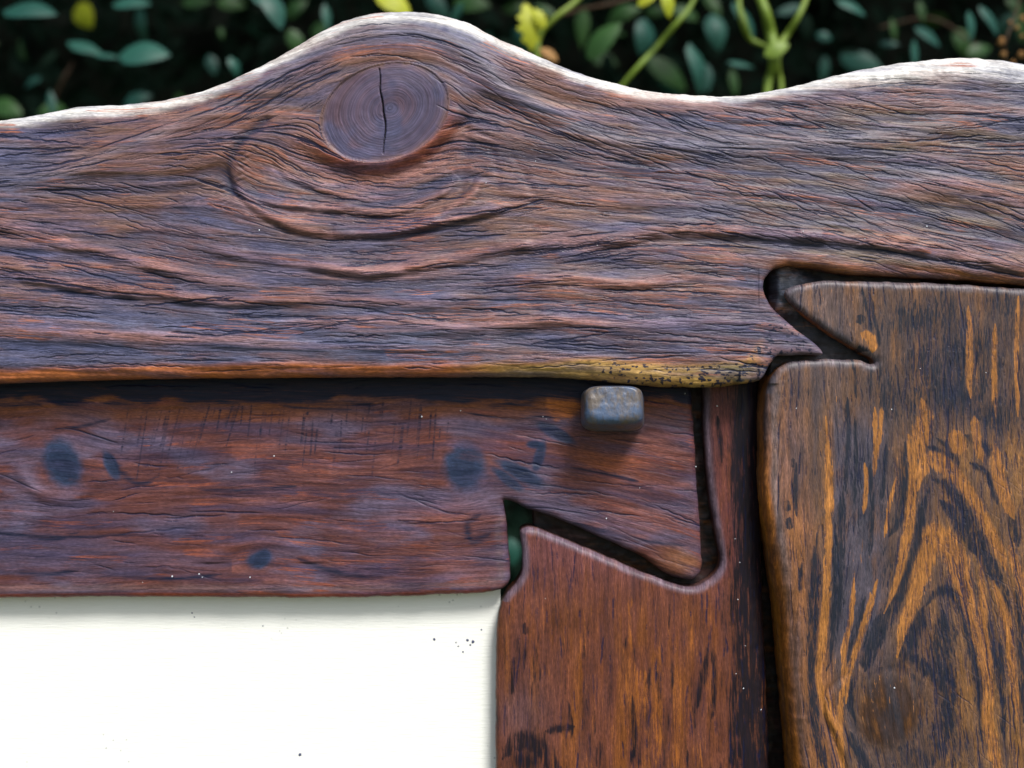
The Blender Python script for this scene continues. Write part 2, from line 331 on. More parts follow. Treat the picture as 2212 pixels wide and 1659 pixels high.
ridges = [  # traced swellings of the grain: points, height, spread above, spread below, groove depth
    ([(420, 522), (491, 546), (630, 566), (774, 587), (840, 583), (894, 577), (999, 556), (1069, 539), (1174, 527), (1296, 520), (1380, 521)], 6.5, 26, 7, 4, 6),
    ([(719, 504), (800, 504), (859, 500), (964, 477), (1069, 455), (1120, 440), (1160, 424)], 7.0, 17, 5, 5, 6),
    ([(560, 425), (600, 440), (660, 446), (719, 449), (789, 457), (859, 455), (911, 438), (960, 412), (990, 380)], 6.0, 22, 5, 5, 5),
    ([(500, 345), (506, 385), (530, 425), (575, 462), (640, 492), (720, 507), (774, 505)], 5.0, 20, 6, 4, 6),
    ([(-200, 570), (0, 588), (90, 602), (175, 617), (260, 628), (350, 632), (420, 644), (520, 648), (700, 646), (900, 655), (1050, 650)], 5.0, 22, 8, 4, 7),
    ([(1200, 560), (1296, 530), (1400, 504), (1493, 500), (1613, 500), (1788, 514), (1928, 527), (2068, 553), (2212, 578), (2400, 600)], 6.5, 26, 8, 4, 7),
    ([(-240, 480), (-100, 470), (60, 500), (200, 540), (330, 570), (430, 602), (560, 620)], 3.5, 20, 9, 3, 7),
    ([(600, 700), (800, 690), (1000, 705), (1200, 690), (1400, 700), (1600, 690)], 3.0, 24, 12, 2, 9),
    ([(-200, 720), (0, 715), (200, 722), (420, 735), (640, 730)], 3.0, 26, 12, 2, 9),
    ([(1050, 620), (1200, 600), (1350, 612), (1500, 600), (1600, 610)], 3.5, 20, 8, 3, 6),
    ([(-220, 390), (0, 392), (140, 378), (280, 318), (420, 262), (525, 218), (630, 150), (700, 107), (760, 84), (840, 74), (900, 76), (980, 100), (1050, 148), (1086, 190), (1174, 238), (1244, 273), (1349, 304), (1493, 316), (1613, 315), (1750, 309), (1893, 300), (1990, 285), (2060, 270), (2212, 254), (2420, 240)], 8.5, 26, 30, 2, 20),
    ([(620, 300), (600, 340), (625, 375), (680, 400), (740, 420), (820, 428), (900, 415)], 3.0, 14, 6, 2, 5),
    ([(1040, 380), (1020, 420), (960, 455)], 3, 12, 6, 2, 5),
    ([(1900, 420), (2000, 400), (2100, 405), (2250, 450)], 4, 26, 20, 3, 14),
]
H = 4*(vnoise(X/260, Y/90, 3, 2)-.5)*2
painted_sheen = np.zeros(X.shape); crest = np.zeros(X.shape); groove = np.zeros(X.shape)
for k, (pts, am, u_, d_, gv, gw) in enumerate(ridges):
    h_, c_, g_ = ridge(G, pts, am*(.85 if k == 10 else 1.3), u_, d_*(1 if k == 10 else 1.7), .6*gv*(.5 if k == 10 else 1), gw); q_ = 1 if k == 10 else .65+.6*sstep(.3, .65, vnoise(X/70+k, Y/40, 900+k, 2)); h_, g_ = h_*q_, g_*q_; H = H+1.15*h_
    if k == 10: painted_sheen = c_
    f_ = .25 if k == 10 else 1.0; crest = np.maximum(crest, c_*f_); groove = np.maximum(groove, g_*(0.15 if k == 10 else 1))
# hollow round the knot, then the knot boss
ek = ell(G, 832, 244, 146, 104, -19)
hol = ell(G, 790, 330, 285, 165, -4)
H = H-11*np.exp(-(hol/.72)**4)
low_ = sstep(215, 320, Y+.25*(X-830)); H = H+15-(4+15*low_)*sstep(1.0, 1.7-.48*low_+.18*vnoise(X/40, Y/40, 8, 2), ek)
rk = ell(G, 842, 236, 1.0, .80, -19)
ringw = rk+10*vnoise(X/55, Y/55, 21, 2)
H = H+np.where(ek < .96, (.10+.16*vnoise(X/50, Y/50, 33, 2))*np.sin(ringw*.95)-2.5*ek**2+1.6*(vnoise(X/26, Y/26, 31, 2)-.5), 0)
lip = np.exp(-((ek-1.0)/.05)**2)*(.35+.65*sstep(300, 240, Y)); H = H+.3*lip*low_; redrim = np.exp(-((ek-1.06)/.07)**2)*low_
# left hollow of fine teeth beside the knot
tl, sdl, ttl = G.poly(catmull([(575, 262), (545, 285), (518, 310), (500, 343), (491, 378), (497, 410)], 5), 60)
lh = np.exp(-(tl/13)**2); H = H-7*lh
th = np.exp(-((tl-22)/14)**2)*(tl < 60)*sstep(.0, .2, ttl); H = H+.8*np.sin((Y+.35*X)*.5+9*vnoise(X/24, Y/24, 5))*th*vnoise(X/20, Y/20, 6)*1.5
# right of the knot: fingers of grain running down
for xa, ya, xb, yb in [(1005, 330, 985, 460), (1060, 320, 1075, 400), (1110, 340, 1150, 420), (1000, 250, 1010, 320)]:
    D_, _, T_ = G.poly([(xa, ya), (.5*(xa+xb)+6, .5*(ya+yb)), (xb, yb)], 30); H = H-1.5*np.exp(-(D_/9)**2)
# crack in the knot
ckp = catmull([(821, 152), (823, 175), (822, 195), (827, 222), (829, 245), (833, 268), (832, 290), (829, 312), (828, 332)], 5)
ckm = stroke(G, ckp, [.15, .35, .6, .7, .85, .7, .35, .15], .5, True, False); H = H-9*ckm
flows = [r[0] for r in ridges[:10]]+[ridges[10][0]]+[
    top, [(1000, 300), (1100, 345), (1250, 375), (1400, 380)], [(1000, 150), (1100, 215), (1200, 280), (1350, 340), (1500, 365)],
    [(1300, 200), (1420, 250), (1540, 300)], [(1500, 225), (1640, 270), (1800, 315), (1950, 330)], [(1650, 215), (1800, 240), (1950, 275), (2100, 290), (2212, 300)],
    [(1450, 330), (1600, 380), (1800, 430), (2000, 500)], [(1700, 340), (1900, 380), (2100, 440), (2212, 480)], [(1900, 470), (2050, 520), (2212, 575)], [(1700, 420), (1850, 470), (2000, 540)],
    [(1500, 430), (1650, 455), (1800, 480)], [(100, 420), (250, 455), (380, 510)], [(0, 480), (150, 505), (300, 545)], [(200, 400), (330, 425), (450, 470)], [(0, 640), (200, 665), (400, 685)],
    [(0, 760), (400, 765), (800, 765), (1200, 768)], [(300, 350), (380, 340), (470, 320)], [(980, 375), (1060, 372), (1150, 395), (1300, 415)], [(950, 410), (1050, 405), (1150, 410)],
    [(1300, 450), (1400, 460), (1500, 458)], [(1100, 660), (1400, 665), (1640, 670)], [(1600, 540), (1700, 548), (1850, 560)], [(0, 300), (120, 300), (220, 290)],
    [(690, 260), (700, 310), (760, 350), (840, 365), (920, 340), (985, 270)], [(690, 260), (720, 190), (790, 145), (870, 130), (950, 160), (985, 230)], [(600, 330), (640, 390), (740, 425), (850, 430)]]
phi, psi = flowfield(G, flows, 3)
ring_blend = (ek < .985)
phi = np.where(ring_blend, X*.6+Y*.3, phi); psi = np.where(ring_blend, ringw*1.0+400, psi)
band = vnoise(phi/420, psi/23, 45, 2); band = sstep(.28, .72, band)*(~ring_blend)+.5*ring_blend
H = H+3.0*(band-.5)+2.2*(vnoise(phi/120, psi/15, 41, 2)-.5)*(~ring_blend)+.9*(vnoise(phi/60, psi/6, 43, 2)-.5)*(~ring_blend)
# pigments
pig = np.tile(np.array([.150, .084, .066]), X.shape+(1,))
pig = mixc(pig, (.135, .105, .072), .75*sstep(1250, 1900, X)*sstep(60, 300, Y-0)*(1-sstep(560, 700, Y)))
pig = mixc(pig, (.065, .080, .165), .5*sstep(.42, .68, vnoise(X/210, Y/75, 51, 3)))
pig = mixc(pig, (.13, .155, .26), .6*sstep(250, 0, X)*sstep(520, 380, Y)*sstep(270, 330, Y))
pig = mixc(pig, (.13, .15, .25), .65*(1-sstep(50, 90, np.abs(Y-735)))*sstep(1250, 900, X))
pig = mixc(pig, (.225, .110, .085), .55*sstep(.55, .95, band)); pig = mixc(pig, (.055, .046, .070), .65*sstep(.45, .05, band))
pig = mixc(pig, (.29, .14, .12), .85*np.clip(crest, 0, 1)); pig = mixc(pig, (.17, .17, .21), .6*painted_sheen)  # pale blue sky reflection painted along the upper ridge
pig = mixc(pig, (.25, .11, .085), .8*np.exp(-((ek-1.35)/.2)**2)*sstep(250, 330, Y))
kn_ = 1-sstep(.86, 1.03, ek+.10*(vnoise(X/20, Y/20, 64, 2)-.5)); pig = mixc(pig, (.085, .058, .095), .9*kn_); pig = mixc(pig, (.052, .062, .13), .6*kn_*sstep(.4, .65, vnoise(X/60, Y/60, 61, 3)))
D_, SD_, T_ = G.poly(catmull(bot_r, 4), 90); dist_b = np.where(D_ < 1e8, D_, 999)
wid_ = 20*sstep(1120, 1350, X); edge_l = (1-sstep(22+wid_, 40+wid_, dist_b-6*(vnoise(X/90, Y/30, 71, 2)-.5)*2))
pig = mixc(pig, (.34, .105, .030), edge_l*sstep(1660, 1600, X)*(Y > 700))
pig = mixc(pig, (.36, .22, .065), edge_l*sstep(930, 1150, X)*sstep(1660, 1600, X)*(Y > 700))
pig = mixc(pig, (.24, .085, .022), .9*(1-sstep(14, 34, dist_b))*sstep(1640, 1700, X)*(Y < 640))
D_, SD_, T_ = G.poly(catmull(top, 5), 90); dist_t = np.where(D_ < 1e8, D_, 999)
wb = 22+26*sstep(1720, 1950, X)+10*np.exp(-((X-870)/150)**2)+12*np.exp(-((X-260)/150)**2)-12*np.exp(-((X-1560)/150)**2)
pig = mixc(pig, (.58, .57, .53), .90*(1-sstep(.30, 1.1, dist_t/(wb*1.1+16*(vnoise(X/50, Y/20, 77, 2)-.5)))))     # bleached crest of the live edge, painted paler for its sky-lit rim
pig = mixc(pig, (.26, .22, .085), .75*np.exp(-((X-1590)/60)**2-((Y-797)/10)**2)); pig = mixc(pig, (.035, .035, .02), .9*np.exp(-((X-1600)/55)**2-((Y-822)/9)**2)*sstep(.4, .6, vnoise(X/16, Y/9, 81, 2)))
msk = np.zeros(X.shape+(3,)); msk[..., 2] = 1.0
for cx, cy, sx_, sy_, aa in [(1200, 330, 130, 55, .7), (1040, 330, 60, 70, .55), (420, 330, 80, 40, .5), (500, 370, 40, 60, .7), (1430, 390, 180, 35, .45), (1000, 560, 200, 26, .35), (330, 500, 160, 30, .4), (2080, 430, 110, 32, .45), (1440, 740, 170, 30, .35), (200, 610, 180, 26, .4), (640, 610, 160, 22, .35), (640, 540, 130, 16, .4), (1950, 190, 130, 20, .25)]:
    msk[..., 0] = np.maximum(msk[..., 0], aa*.62*np.exp(-((X-cx)/sx_)**2-((Y-cy)/sy_)**2))
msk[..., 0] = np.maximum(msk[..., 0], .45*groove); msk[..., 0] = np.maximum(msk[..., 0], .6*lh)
under = np.exp(-((ek-1.12)/.10)**2)*sstep(265, 320, Y+.2*(X-830)); pig = mixc(pig, (.24, .055, .025), .8*np.maximum(under, redrim))
speck = sstep(.60, .68, vnoise(X/8, Y/6, 83, 3))*edge_l*sstep(1180, 1350, X)*(Y > 700); msk[..., 0] = np.maximum(msk[..., 0], .85*speck)
msk[..., 0] *= (ek > .97); msk[..., 0] = np.maximum(msk[..., 0], ckm)
msk[..., 1] = .4*sstep(.57, .68, vnoise(phi/130, psi/26, 91, 3))*(ek > 1.05)
msk[..., 2] = np.where(ek < .98, .0, 1)*(1-.8*edge_l*(Y > 700))*(1-.8*np.exp(-((ek-1.3)/.22)**2))*(1-.75*(1-sstep(10, 34, dist_t)))
msk[..., 2] *= .70+.5*sstep(.35, .6, vnoise(X/120, Y/60, 95, 2))
hand = sstep(330, 420, Y)*(1-.0); msk[..., 2] = np.clip(msk[..., 2], 0, 1.1)
dens = .38+.62*sstep(.35, .62, vnoise(X/130, Y/60, 96, 2)); dens *= (ek > 1.04)*sstep(1.0, 1.55, ek+.25*(Y < 300))*sstep(16, 44, dist_t)*sstep(12, 34, dist_b)
for cx, cy, sx_, sy_ in [(1150, 350, 190, 80), (1700, 300, 400, 90), (440, 350, 110, 80), (1100, 700, 600, 90), (300, 520, 300, 70), (1900, 480, 260, 60)]:
    dens = np.minimum(1, dens*(1+.9*np.exp(-((X-cx)/sx_)**2-((Y-cy)/sy_)**2)))
spl = np.maximum(splits(G, phi, 4200, 30, 240, .4, 2.4, dens, 3, 1001), .75*splits(G, phi, 9000, 12, 80, .4, 1.5, dens, 4.5, 1003))
spl = np.maximum(spl, splits(G, phi, 750, 40, 190, .5, 2.0, dens*sstep(1150, 1450, X)*(1-sstep(520, 620, Y)), 3, 1005, bias=np.full(X.shape, .15)))
spl = np.maximum(spl, .8*splits(G, phi, 160, 30, 130, .5, 1.3, dens*sstep(600, 300, X)*(Y > 430), 4, 1007, bias=np.full(X.shape, -.42)))
spl = np.maximum(spl, .9*splits(G, phi, 260, 20, 75, .6, 2.0, np.exp(-((Y-np.interp(X, [t[0] for t in top], [t[1] for t in top])-24)/13)**2)*np.exp(-((X-1165)/85)**2), 5, 1009, bias=np.full(X.shape, -.62)))
H = H-1.3*spl
def rf(x, y):
    topd = np.interp(x, [t[0] for t in top], [t[1] for t in top]); t_ = (y-topd) < 150
    r = np.where(t_, 40+34*sstep(1750, 1950, x)+22*np.exp(-((x-870)/200)**2)+20*np.exp(-((x-250)/180)**2)-8*np.exp(-((x-1560)/150)**2), 42.)
    r = np.where(~t_ & (x > 1640), 20+8*sstep(1800, 2000, x)*(y < 650), r); r = np.where(~t_ & (x <= 1640) & (x > 1600), 30, r)
    return r, r*np.where(t_, .95, .85)
m_rail = wood('carved_rail_wood', (.010, .013, .034), (.22, .078, .045), (.050, .064, .145), cL=170, cW=9, crack=.45, cdepth=.0003, streak=.42, fine=.72, sL=2.8)
frame = empty('outer_frame', P(1106, 829, .02)); tag(frame, 'outer wooden frame with wavy live-edge top rail and one big round knot', 'picture frame')
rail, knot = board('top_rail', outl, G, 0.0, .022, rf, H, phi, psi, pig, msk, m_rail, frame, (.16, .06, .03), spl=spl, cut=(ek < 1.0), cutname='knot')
rail['label'] = 'thick carved wavy-edged rail with crest bleached and painted paler as rim light'; knot['label'] = 'round purple-brown knot with a vertical crack'
mk_ = wood('knot_end_grain', (.004, .004, .008), (.12, .06, .06), (.045, .05, .10), cL=100, cW=8, crack=0, streak=.25, fine=.5, cdepth=.0002)
knot.data.materials.clear(); knot.data.materials.append(mk_)

# ==================================================================== OUTER FRAME: right stile
sto = [(2410, 634), (2212, 623), (2033, 612), (1940, 609), (1858, 607), (1800, 606), (1765, 608), (1735, 613), (1712, 619), (1699, 627), (1696, 637), (1704, 651), (1728, 672), (1753, 691), (1780, 711), (1806, 728), (1840, 750), (1862, 764), (1880, 773), (1888, 781), (1884, 787), (1872, 786),
       (1858, 779), (1825, 777), (1788, 776), (1745, 777), (1712, 780), (1688, 790), (1671, 808), (1660, 830), (1654, 858), (1651, 910), (1652, 980), (1650, 1040), (1654, 1090), (1662, 1149), (1673, 1219), (1684, 1289), (1692, 1359), (1698, 1429), (1704, 1499), (1712, 1586), (1718, 1659), (1724, 1740), (1731, 1850)]
out2 = np.concatenate([catmull(sto, 4), np.array([(2100, 1850), (2410, 1850)])])
G = Grid(1640, 594, 2440, 1872, 1.75); X, Y = G.X, G.Y
vert = [[(1700, 640), (1700, 900), (1702, 1200), (1745, 1640)], [(1964, 948), (1972, 1011), (1969, 1082), (1964, 1138), (1955, 1181), (1944, 1237), (1930, 1280), (1905, 1340)], [(1785, 940), (1791, 1110), (1788, 1195), (1782, 1351), (1767, 1463)],
        [(1767, 1463), (1788, 1533), (1809, 1603), (1833, 1700)], [(1896, 1252), (1876, 1322), (1853, 1393), (1833, 1463), (1825, 1540), (1850, 1640)], [(2060, 640), (2062, 800), (2064, 950)], [(2180, 640), (2175, 800), (2180, 1000)],
        [(2060, 1000), (2066, 1100), (2085, 1250)], [(2152, 1271), (2173, 1341), (2183, 1411), (2190, 1481), (2200, 1640)], [(2096, 1323), (2124, 1411), (2134, 1481), (2131, 1551), (2150, 1659)], [(2010, 1150), (2020, 1300), (2040, 1420), (2060, 1600)], [(1860, 800), (1865, 1000), (1862, 1150)]]
phi, psi = flowfield(G, vert, 88)
H = 3.5*(vnoise(X/160, Y/240, 203, 2)-.5)*2+1.8*(vnoise(phi/160, psi/9, 205, 2)-.5)+1.0*(vnoise(phi/90, psi/4.5, 207, 2)-.5)
eb = ell(G, 1921, 1533, 66, 82, 12); H = H-2.2*np.exp(-((eb-1.1)/.3)**2)+2*np.exp(-(eb/.9)**2)
h_, _, _ = ridge(G, [(1842, 1460), (1800, 1500), (1790, 1540), (1815, 1600), (1850, 1700)], 5, 14, 8, 4, 8); H = H+h_
pig = np.tile(np.array([.105, .058, .036]), X.shape+(1,))
pig = mixc(pig, (.150, .075, .055), sstep(1780, 1690, X)*sstep(700, 1000, Y)); pig = mixc(pig, (.115, .075, .065), .9*sstep(1900, 1760, X)*sstep(900, 720, Y))
pig = mixc(pig, (.22, .105, .030), .7*sstep(1980, 2080, X)*sstep(880, 1000, Y))
pig = mixc(pig, (.21, .085, .028), .8*(1-sstep(26, 60, np.abs(X-1700-.12*(Y-1000)*(Y > 1000))))*sstep(960, 1150, Y))
pig = mixc(pig, (.065, .06, .085), .8*(1-sstep(40, 75, np.abs(X-1855+.0*(Y))))*sstep(840, 960, Y)*sstep(1500, 1350, Y))
pig = mixc(pig, (.030, .013, .007), .97*(1-sstep(.75, 1.25, eb+.4*(vnoise(X/24, Y/24, 219, 2)-.5))))
D_, _, T_ = G.poly(catmull(sto, 4), 60); de = np.where(D_ < 1e8, D_, 999)
pig = mixc(pig, (.17, .125, .115), .7*np.exp(-((de-24)/9)**2)*(X < 1760)*(Y > 820)*sstep(1330, 1150, Y))  # pale streak paints in the highlight on the left bevel
pig = mixc(pig, (.38, .125, .012), .95*(1-sstep(8, 20, de))*sstep(900, 1080, Y)*(X < 1800))
pig = mixc(pig, (.10, .085, .10), .8*(1-sstep(8, 22, de))*(Y < 850))  # bluish edge paints in the sky highlight on the upper rounding
dk = np.zeros(X.shape); og = np.zeros(X.shape)
def mx(a_, b_): return np.maximum(a_, b_)
for pts, w in [
    ([(1957, 952), (1958, 997), (1955, 1039), (1950, 1090), (1940, 1130), (1920, 1160)], [3, 11, 13, 12, 10, 6]), ([(1831, 860), (1833, 940), (1830, 1000), (1826, 1060)], 5), ([(1847, 900), (1850, 1000), (1846, 1080)], 4),
    ([(1822, 1050), (1817, 1110), (1811, 1195), (1808, 1280), (1802, 1351), (1797, 1410), (1785, 1450)], [4, 12, 15, 12, 13, 10, 5]), ([(1766, 1150), (1762, 1200), (1760, 1252), (1757, 1337), (1753, 1410), (1755, 1470), (1758, 1530), (1768, 1600), (1790, 1680)], [4, 9, 12, 12, 9, 9, 12, 13, 13]),
    ([(1720, 1000), (1717, 1067), (1721, 1115)], [3, 7, 3]), ([(1700, 1080), (1701, 1105)], 6), ([(1705, 1118), (1706, 1143)], 8), ([(1732, 1215), (1728, 1250), (1726, 1280)], [3, 6, 4]), ([(1713, 990), (1714, 1010)], 3),
    ([(2003, 965), (2029, 974), (2052, 988), (2069, 1011), (2080, 1040)], 5), ([(2023, 946), (2046, 965), (2063, 991), (2070, 1012)], [3, 7, 6]), ([(2095, 1000), (2128, 1019), (2142, 1048), (2156, 1090)], 6),
    ([(2015, 1036), (2046, 1046), (2069, 1076), (2091, 1116), (2114, 1167), (2137, 1223), (2160, 1270)], [7, 14, 16, 15, 16, 14, 10]), ([(2030, 1080), (2060, 1110), (2085, 1150), (2110, 1200)], [6, 16, 14, 8]),
    ([(2008, 1055), (1995, 1090), (1989, 1120), (1984, 1181), (1972, 1223), (1950, 1266), (1930, 1308), (1905, 1350), (1890, 1420)], [6, 9, 13, 16, 16, 18, 18, 16, 10]),
    ([(2000, 1310), (2020, 1284), (2046, 1276), (2066, 1290), (2083, 1320), (2098, 1380), (2112, 1450), (2117, 1516), (2120, 1600)], [8, 12, 13, 13, 12, 10, 8, 7]), ([(1996, 1310), (1985, 1345), (1965, 1385), (1950, 1430)], [8, 18, 20, 12]),
    ([(2035, 1320), (2040, 1370), (2030, 1430), (2050, 1500), (2045, 1600)], [18, 26, 26, 18, 20]), ([(1935, 1411), (1975, 1425), (2015, 1456), (2040, 1500)], [6, 13, 12, 6]), ([(1833, 1580), (1850, 1615), (1875, 1665), (1900, 1720)], 10), ([(1870, 1290), (1850, 1370), (1835, 1440), (1838, 1520), (1850, 1560)], [6, 10, 12, 10, 6]),
    ([(1900, 1330), (1880, 1390), (1870, 1450)], [8, 16, 10]), ([(1915, 960), (1912, 1010), (1904, 1080)], 5), ([(1880, 1000), (1884, 1100), (1880, 1200)], 6), ([(2140, 1200), (2165, 1260), (2180, 1330)], 7), ([(2196, 1250), (2206, 1400), (2212, 1560)], 7), ([(2160, 1380), (2165, 1480), (2170, 1600)], 6),
    ([(2150, 1040), (2180, 1100), (2200, 1180)], 8), ([(1840, 760), (1846, 800), (1850, 860)], 3), ([(1862, 620), (1868, 650), (1880, 700), (1884, 760)], [2, 3, 4, 3]), ([(1880, 640), (1892, 700), (1900, 750)], 3), ([(1860, 680), (1858, 700)], 7),
    ([(2085, 940), (2115, 955), (2150, 985)], 9), ([(2100, 1250), (2125, 1330), (2150, 1420), (2160, 1500)], [5, 8, 8, 5])]:
    dk = mx(dk, .80*stroke(G, pts, w, .65))
for cx, cy, sx_, sy_, aa in [(2000, 690, 90, 45, .55), (2090, 760, 90, 70, .50), (2010, 800, 60, 60, .48), (2060, 850, 80, 50, .62), (2150, 900, 60, 50, .55), (1990, 880, 30, 90, .45), (1925, 860, 60, 70, .40), (1860, 1060, 50, 120, .50), (1920, 1230, 60, 60, .45), (1760, 1020, 26, 70, .30), (1860, 1340, 60, 60, .42), (2180, 660, 60, 40, .4), (2040, 1600, 70, 70, .55), (1990, 1640, 120, 40, .5), (2140, 1130, 40, 60, .35), (1880, 700, 20, 40, .3), (1720, 850, 50, 40, .35)]:
    dk = mx(dk, (1.25 if cy < 930 else 1.05)*aa*np.exp(-((X-cx)/sx_)**2-((Y-cy)/sy_)**2))
for pts, w in [
    ([(1964, 940), (1972, 1011), (1969, 1082), (1964, 1138), (1955, 1181), (1944, 1237), (1930, 1280), (1910, 1325)], [12, 9, 8, 11, 10, 8, 6, 3]), ([(1990, 860), (2000, 900), (1985, 950), (1972, 1000)], [6, 16, 20, 12]),
    ([(1982, 1060), (1990, 1020), (2004, 997), (2026, 996), (2057, 1018), (2086, 1055), (2114, 1099), (2150, 1170), (2180, 1240)], [8, 14, 18, 15, 12, 11, 11, 10, 8]), ([(1938, 1420), (1950, 1365), (1972, 1300), (1989, 1237), (2006, 1189), (2018, 1152), (2040, 1165), (2063, 1200), (2078, 1250), (2090, 1300), (2105, 1360), (2128, 1420), (2140, 1500)], [9, 11, 14, 16, 20, 20, 22, 22, 15, 11, 12, 13, 14]),
    ([(1785, 900), (1791, 1025), (1791, 1110), (1788, 1195), (1785, 1280), (1780, 1351), (1775, 1410), (1767, 1463), (1788, 1533), (1812, 1600), (1825, 1690)], [5, 7, 8, 8, 8, 9, 9, 5, 11, 8, 9]), ([(1845, 1250), (1839, 1337), (1826, 1393), (1823, 1463), (1816, 1533), (1818, 1600)], 5),
    ([(1896, 1252), (1876, 1322), (1853, 1393), (1833, 1463), (1828, 1520)], [5, 7, 6, 4]), ([(1938, 1030), (1920, 1100), (1912, 1160)], 3), ([(1868, 1000), (1872, 1050), (1866, 1110)], 4), ([(1890, 880), (1893, 960), (1888, 1030)], [4, 6, 3]), ([(1905, 880), (1900, 960)], 4), ([(1860, 720), (1880, 730), (1885, 760)], 9), ([(2145, 1255), (2173, 1341), (2183, 1411), (2190, 1481), (2200, 1560)], [6, 10, 8, 7, 5]),
    ([(2120, 1200), (2124, 1411), (2134, 1481), (2131, 1551), (2150, 1640), (2165, 1700)], [3, 8, 14, 12, 12, 10]), ([(2092, 660), (2096, 720), (2094, 790), (2098, 860)], [4, 6, 9, 6]), ([(2150, 700), (2148, 800), (2152, 900)], 5), ([(2200, 640), (2195, 760), (2200, 900)], 4), ([(2105, 900), (2112, 960), (2125, 1000)], [9, 9, 5]), ([(2150, 960), (2160, 1040), (2190, 1120)], [9, 14, 9]), ([(2060, 930), (2075, 980)], 16), ([(2180, 1180), (2205, 1260), (2230, 1380)], 9)]:
    og = mx(og, .95*stroke(G, pts, w, .4))
dk = mx(dk, .5*np.exp(-((eb-1.15)/.14)**2)*(.3+.9*vnoise(X/30, Y/30, 223, 2))); dk = mx(dk, .45*np.exp(-(ell(G, 1930, 1540, 30, 26, 0))**2)); dk = dk*(1-.75*og)
wide = sstep(.35, .6, vnoise(X/26, Y/60, 261, 2))
fib = splits(G, phi, 7000, 10, 75, .6, 2.6, np.ones(X.shape)*.9, 3, 1121, wob=.6); fib2 = splits(G, phi, 6500, 10, 75, .6, 2.6, np.ones(X.shape)*.9, 3, 1123, wob=.6)
dk = np.clip(dk*(1-.6*fib*(.2+.8*wide))+fib2*(.06+.16*wide+.30*sstep(960, 860, Y)*sstep(1800, 1900, X))*(X > 1745), 0, 1); og = np.clip(og*(1-.55*fib2*(.2+.8*wide))+.30*fib*wide*(X > 1760), 0, 1)
dk = mx(dk, .8*(1-sstep(12, 34, np.hypot(X-1860, (Y-762)*1.5)))*(vnoise(X/15, Y/15, 4) > .4))
msk = np.zeros(X.shape+(3,)); msk[..., 0] = dk; msk[..., 1] = og; msk[..., 2] = (.55+.5*sstep(1930, 2050, X))*(1-.85*(1-sstep(14, 30, de)))*sstep(.9, 1.2, eb)
dens = (.4+.6*sstep(.35, .6, vnoise(X/60, Y/110, 231, 2)))*(.45+.55*sstep(1900, 2040, X))*sstep(10, 30, de)*sstep(.8, 1.3, eb)
spl = np.maximum(.62*splits(G, phi, 6500, 12, 75, .8, 2.2, dens, 3, 1101, wob=.7), .85*splits(G, phi, 700, 40, 170, .9, 2.4, dens, 3, 1103))
spl = np.maximum(spl, .7*splits(G, phi, 900, 20, 90, .4, 1.2, dens*sstep(2000, 2080, X)*sstep(900, 1000, Y), 6, 1105, bias=np.full(X.shape, -.78)))
H = H-1.0*spl
def rf(x, y):
    l = (y > 830) & (x < 1760+.0*y)
    r = np.where(l, 30., 17.)+np.where(l, 8*sstep(1100, 1500, y), 0); return r, np.where(l, 20+14*sstep(1050, 1300, y), 15.)
m_stile = wood('stile_wood', (.007, .011, .020), (.29, .120, .028), (.034, .034, .046), cL=75, cW=4.6, crack=.35, streak=.62, sL=.8, fine=1.15, rough=.5, cdepth=.00025)
stile, _ = board('side_rail', out2, G, .003, .024, rf, H, phi, psi, pig, msk, m_stile, frame, (.30, .10, .012), spl=spl)
stile['label'] = 'upright rail with orange and black flame grain'

# ==================================================================== INNER FRAME: cross rail with dovetail
YI = .022
ino = [(-260, 740), (0, 740), (1300, 740), (1489, 745), (1490, 820), (1495, 880), (1500, 950), (1505, 1050), (1510, 1113), (1514, 1180), (1516, 1215), (1512, 1236), (1502, 1248), (1487, 1252), (1462, 1247), (1436, 1236), (1384, 1201), (1330, 1175), (1279, 1153), (1209, 1122), (1139, 1098), (1110, 1084), (1092, 1079), (1088, 1084), (1091, 1105), (1095, 1140),
       (1098, 1180), (1101, 1219), (1103, 1245), (1094, 1264), (1072, 1275), (1030, 1281), (960, 1284), (894, 1287), (719, 1291), (525, 1290), (245, 1289), (0, 1292), (-260, 1294)]
out3 = np.concatenate([np.array(ino[:3], float), catmull(ino[3:], 4)])
G = Grid(-290, 730, 1534, 1306, 2.2); X, Y = G.X, G.Y
fl = [[(-200, 1010), (0, 960), (80, 925), (160, 925), (240, 980), (340, 1000), (500, 990)], [(-200, 1010), (0, 1040), (80, 1070), (160, 1085), (260, 1060), (380, 1030), (560, 1010)], [(600, 1000), (800, 1005), (930, 950), (1000, 940), (1100, 980), (1250, 1010), (1480, 1040)],
      [(800, 1040), (930, 1080), (1000, 1090), (1100, 1060), (1250, 1070), (1480, 1130)], [(0, 880), (400, 890), (800, 890), (1200, 900)], [(200, 1230), (480, 1195), (560, 1165), (640, 1190), (760, 1215), (900, 1220)], [(0, 1200), (300, 1205), (480, 1240), (700, 1255), (1000, 1250)], [(0, 1140), (400, 1120), (900, 1130)], [(1200, 1090), (1350, 1140), (1490, 1200)]]
phi, psi = flowfield(G, fl, 1)
kn = [(135, 1000, 40, 58, -20), (240, 1005, 14, 34, -25), (1003, 1008, 46, 52, -8), (1125, 1022, 62, 16, 28), (1095, 1035, 40, 12, 38), (562, 1208, 30, 20, -25), (1165, 985, 12, 38, 15), (1200, 935, 50, 14, 28), (1155, 1180-1000+780, 20, 10, 0)]
H = 3*(vnoise(X/240, Y/120, 303, 2)-.5)*2+2.6*(vnoise(phi/150, psi/16, 305, 2)-.5)+1.2*(vnoise(phi/70, psi/6, 307, 2)-.5)
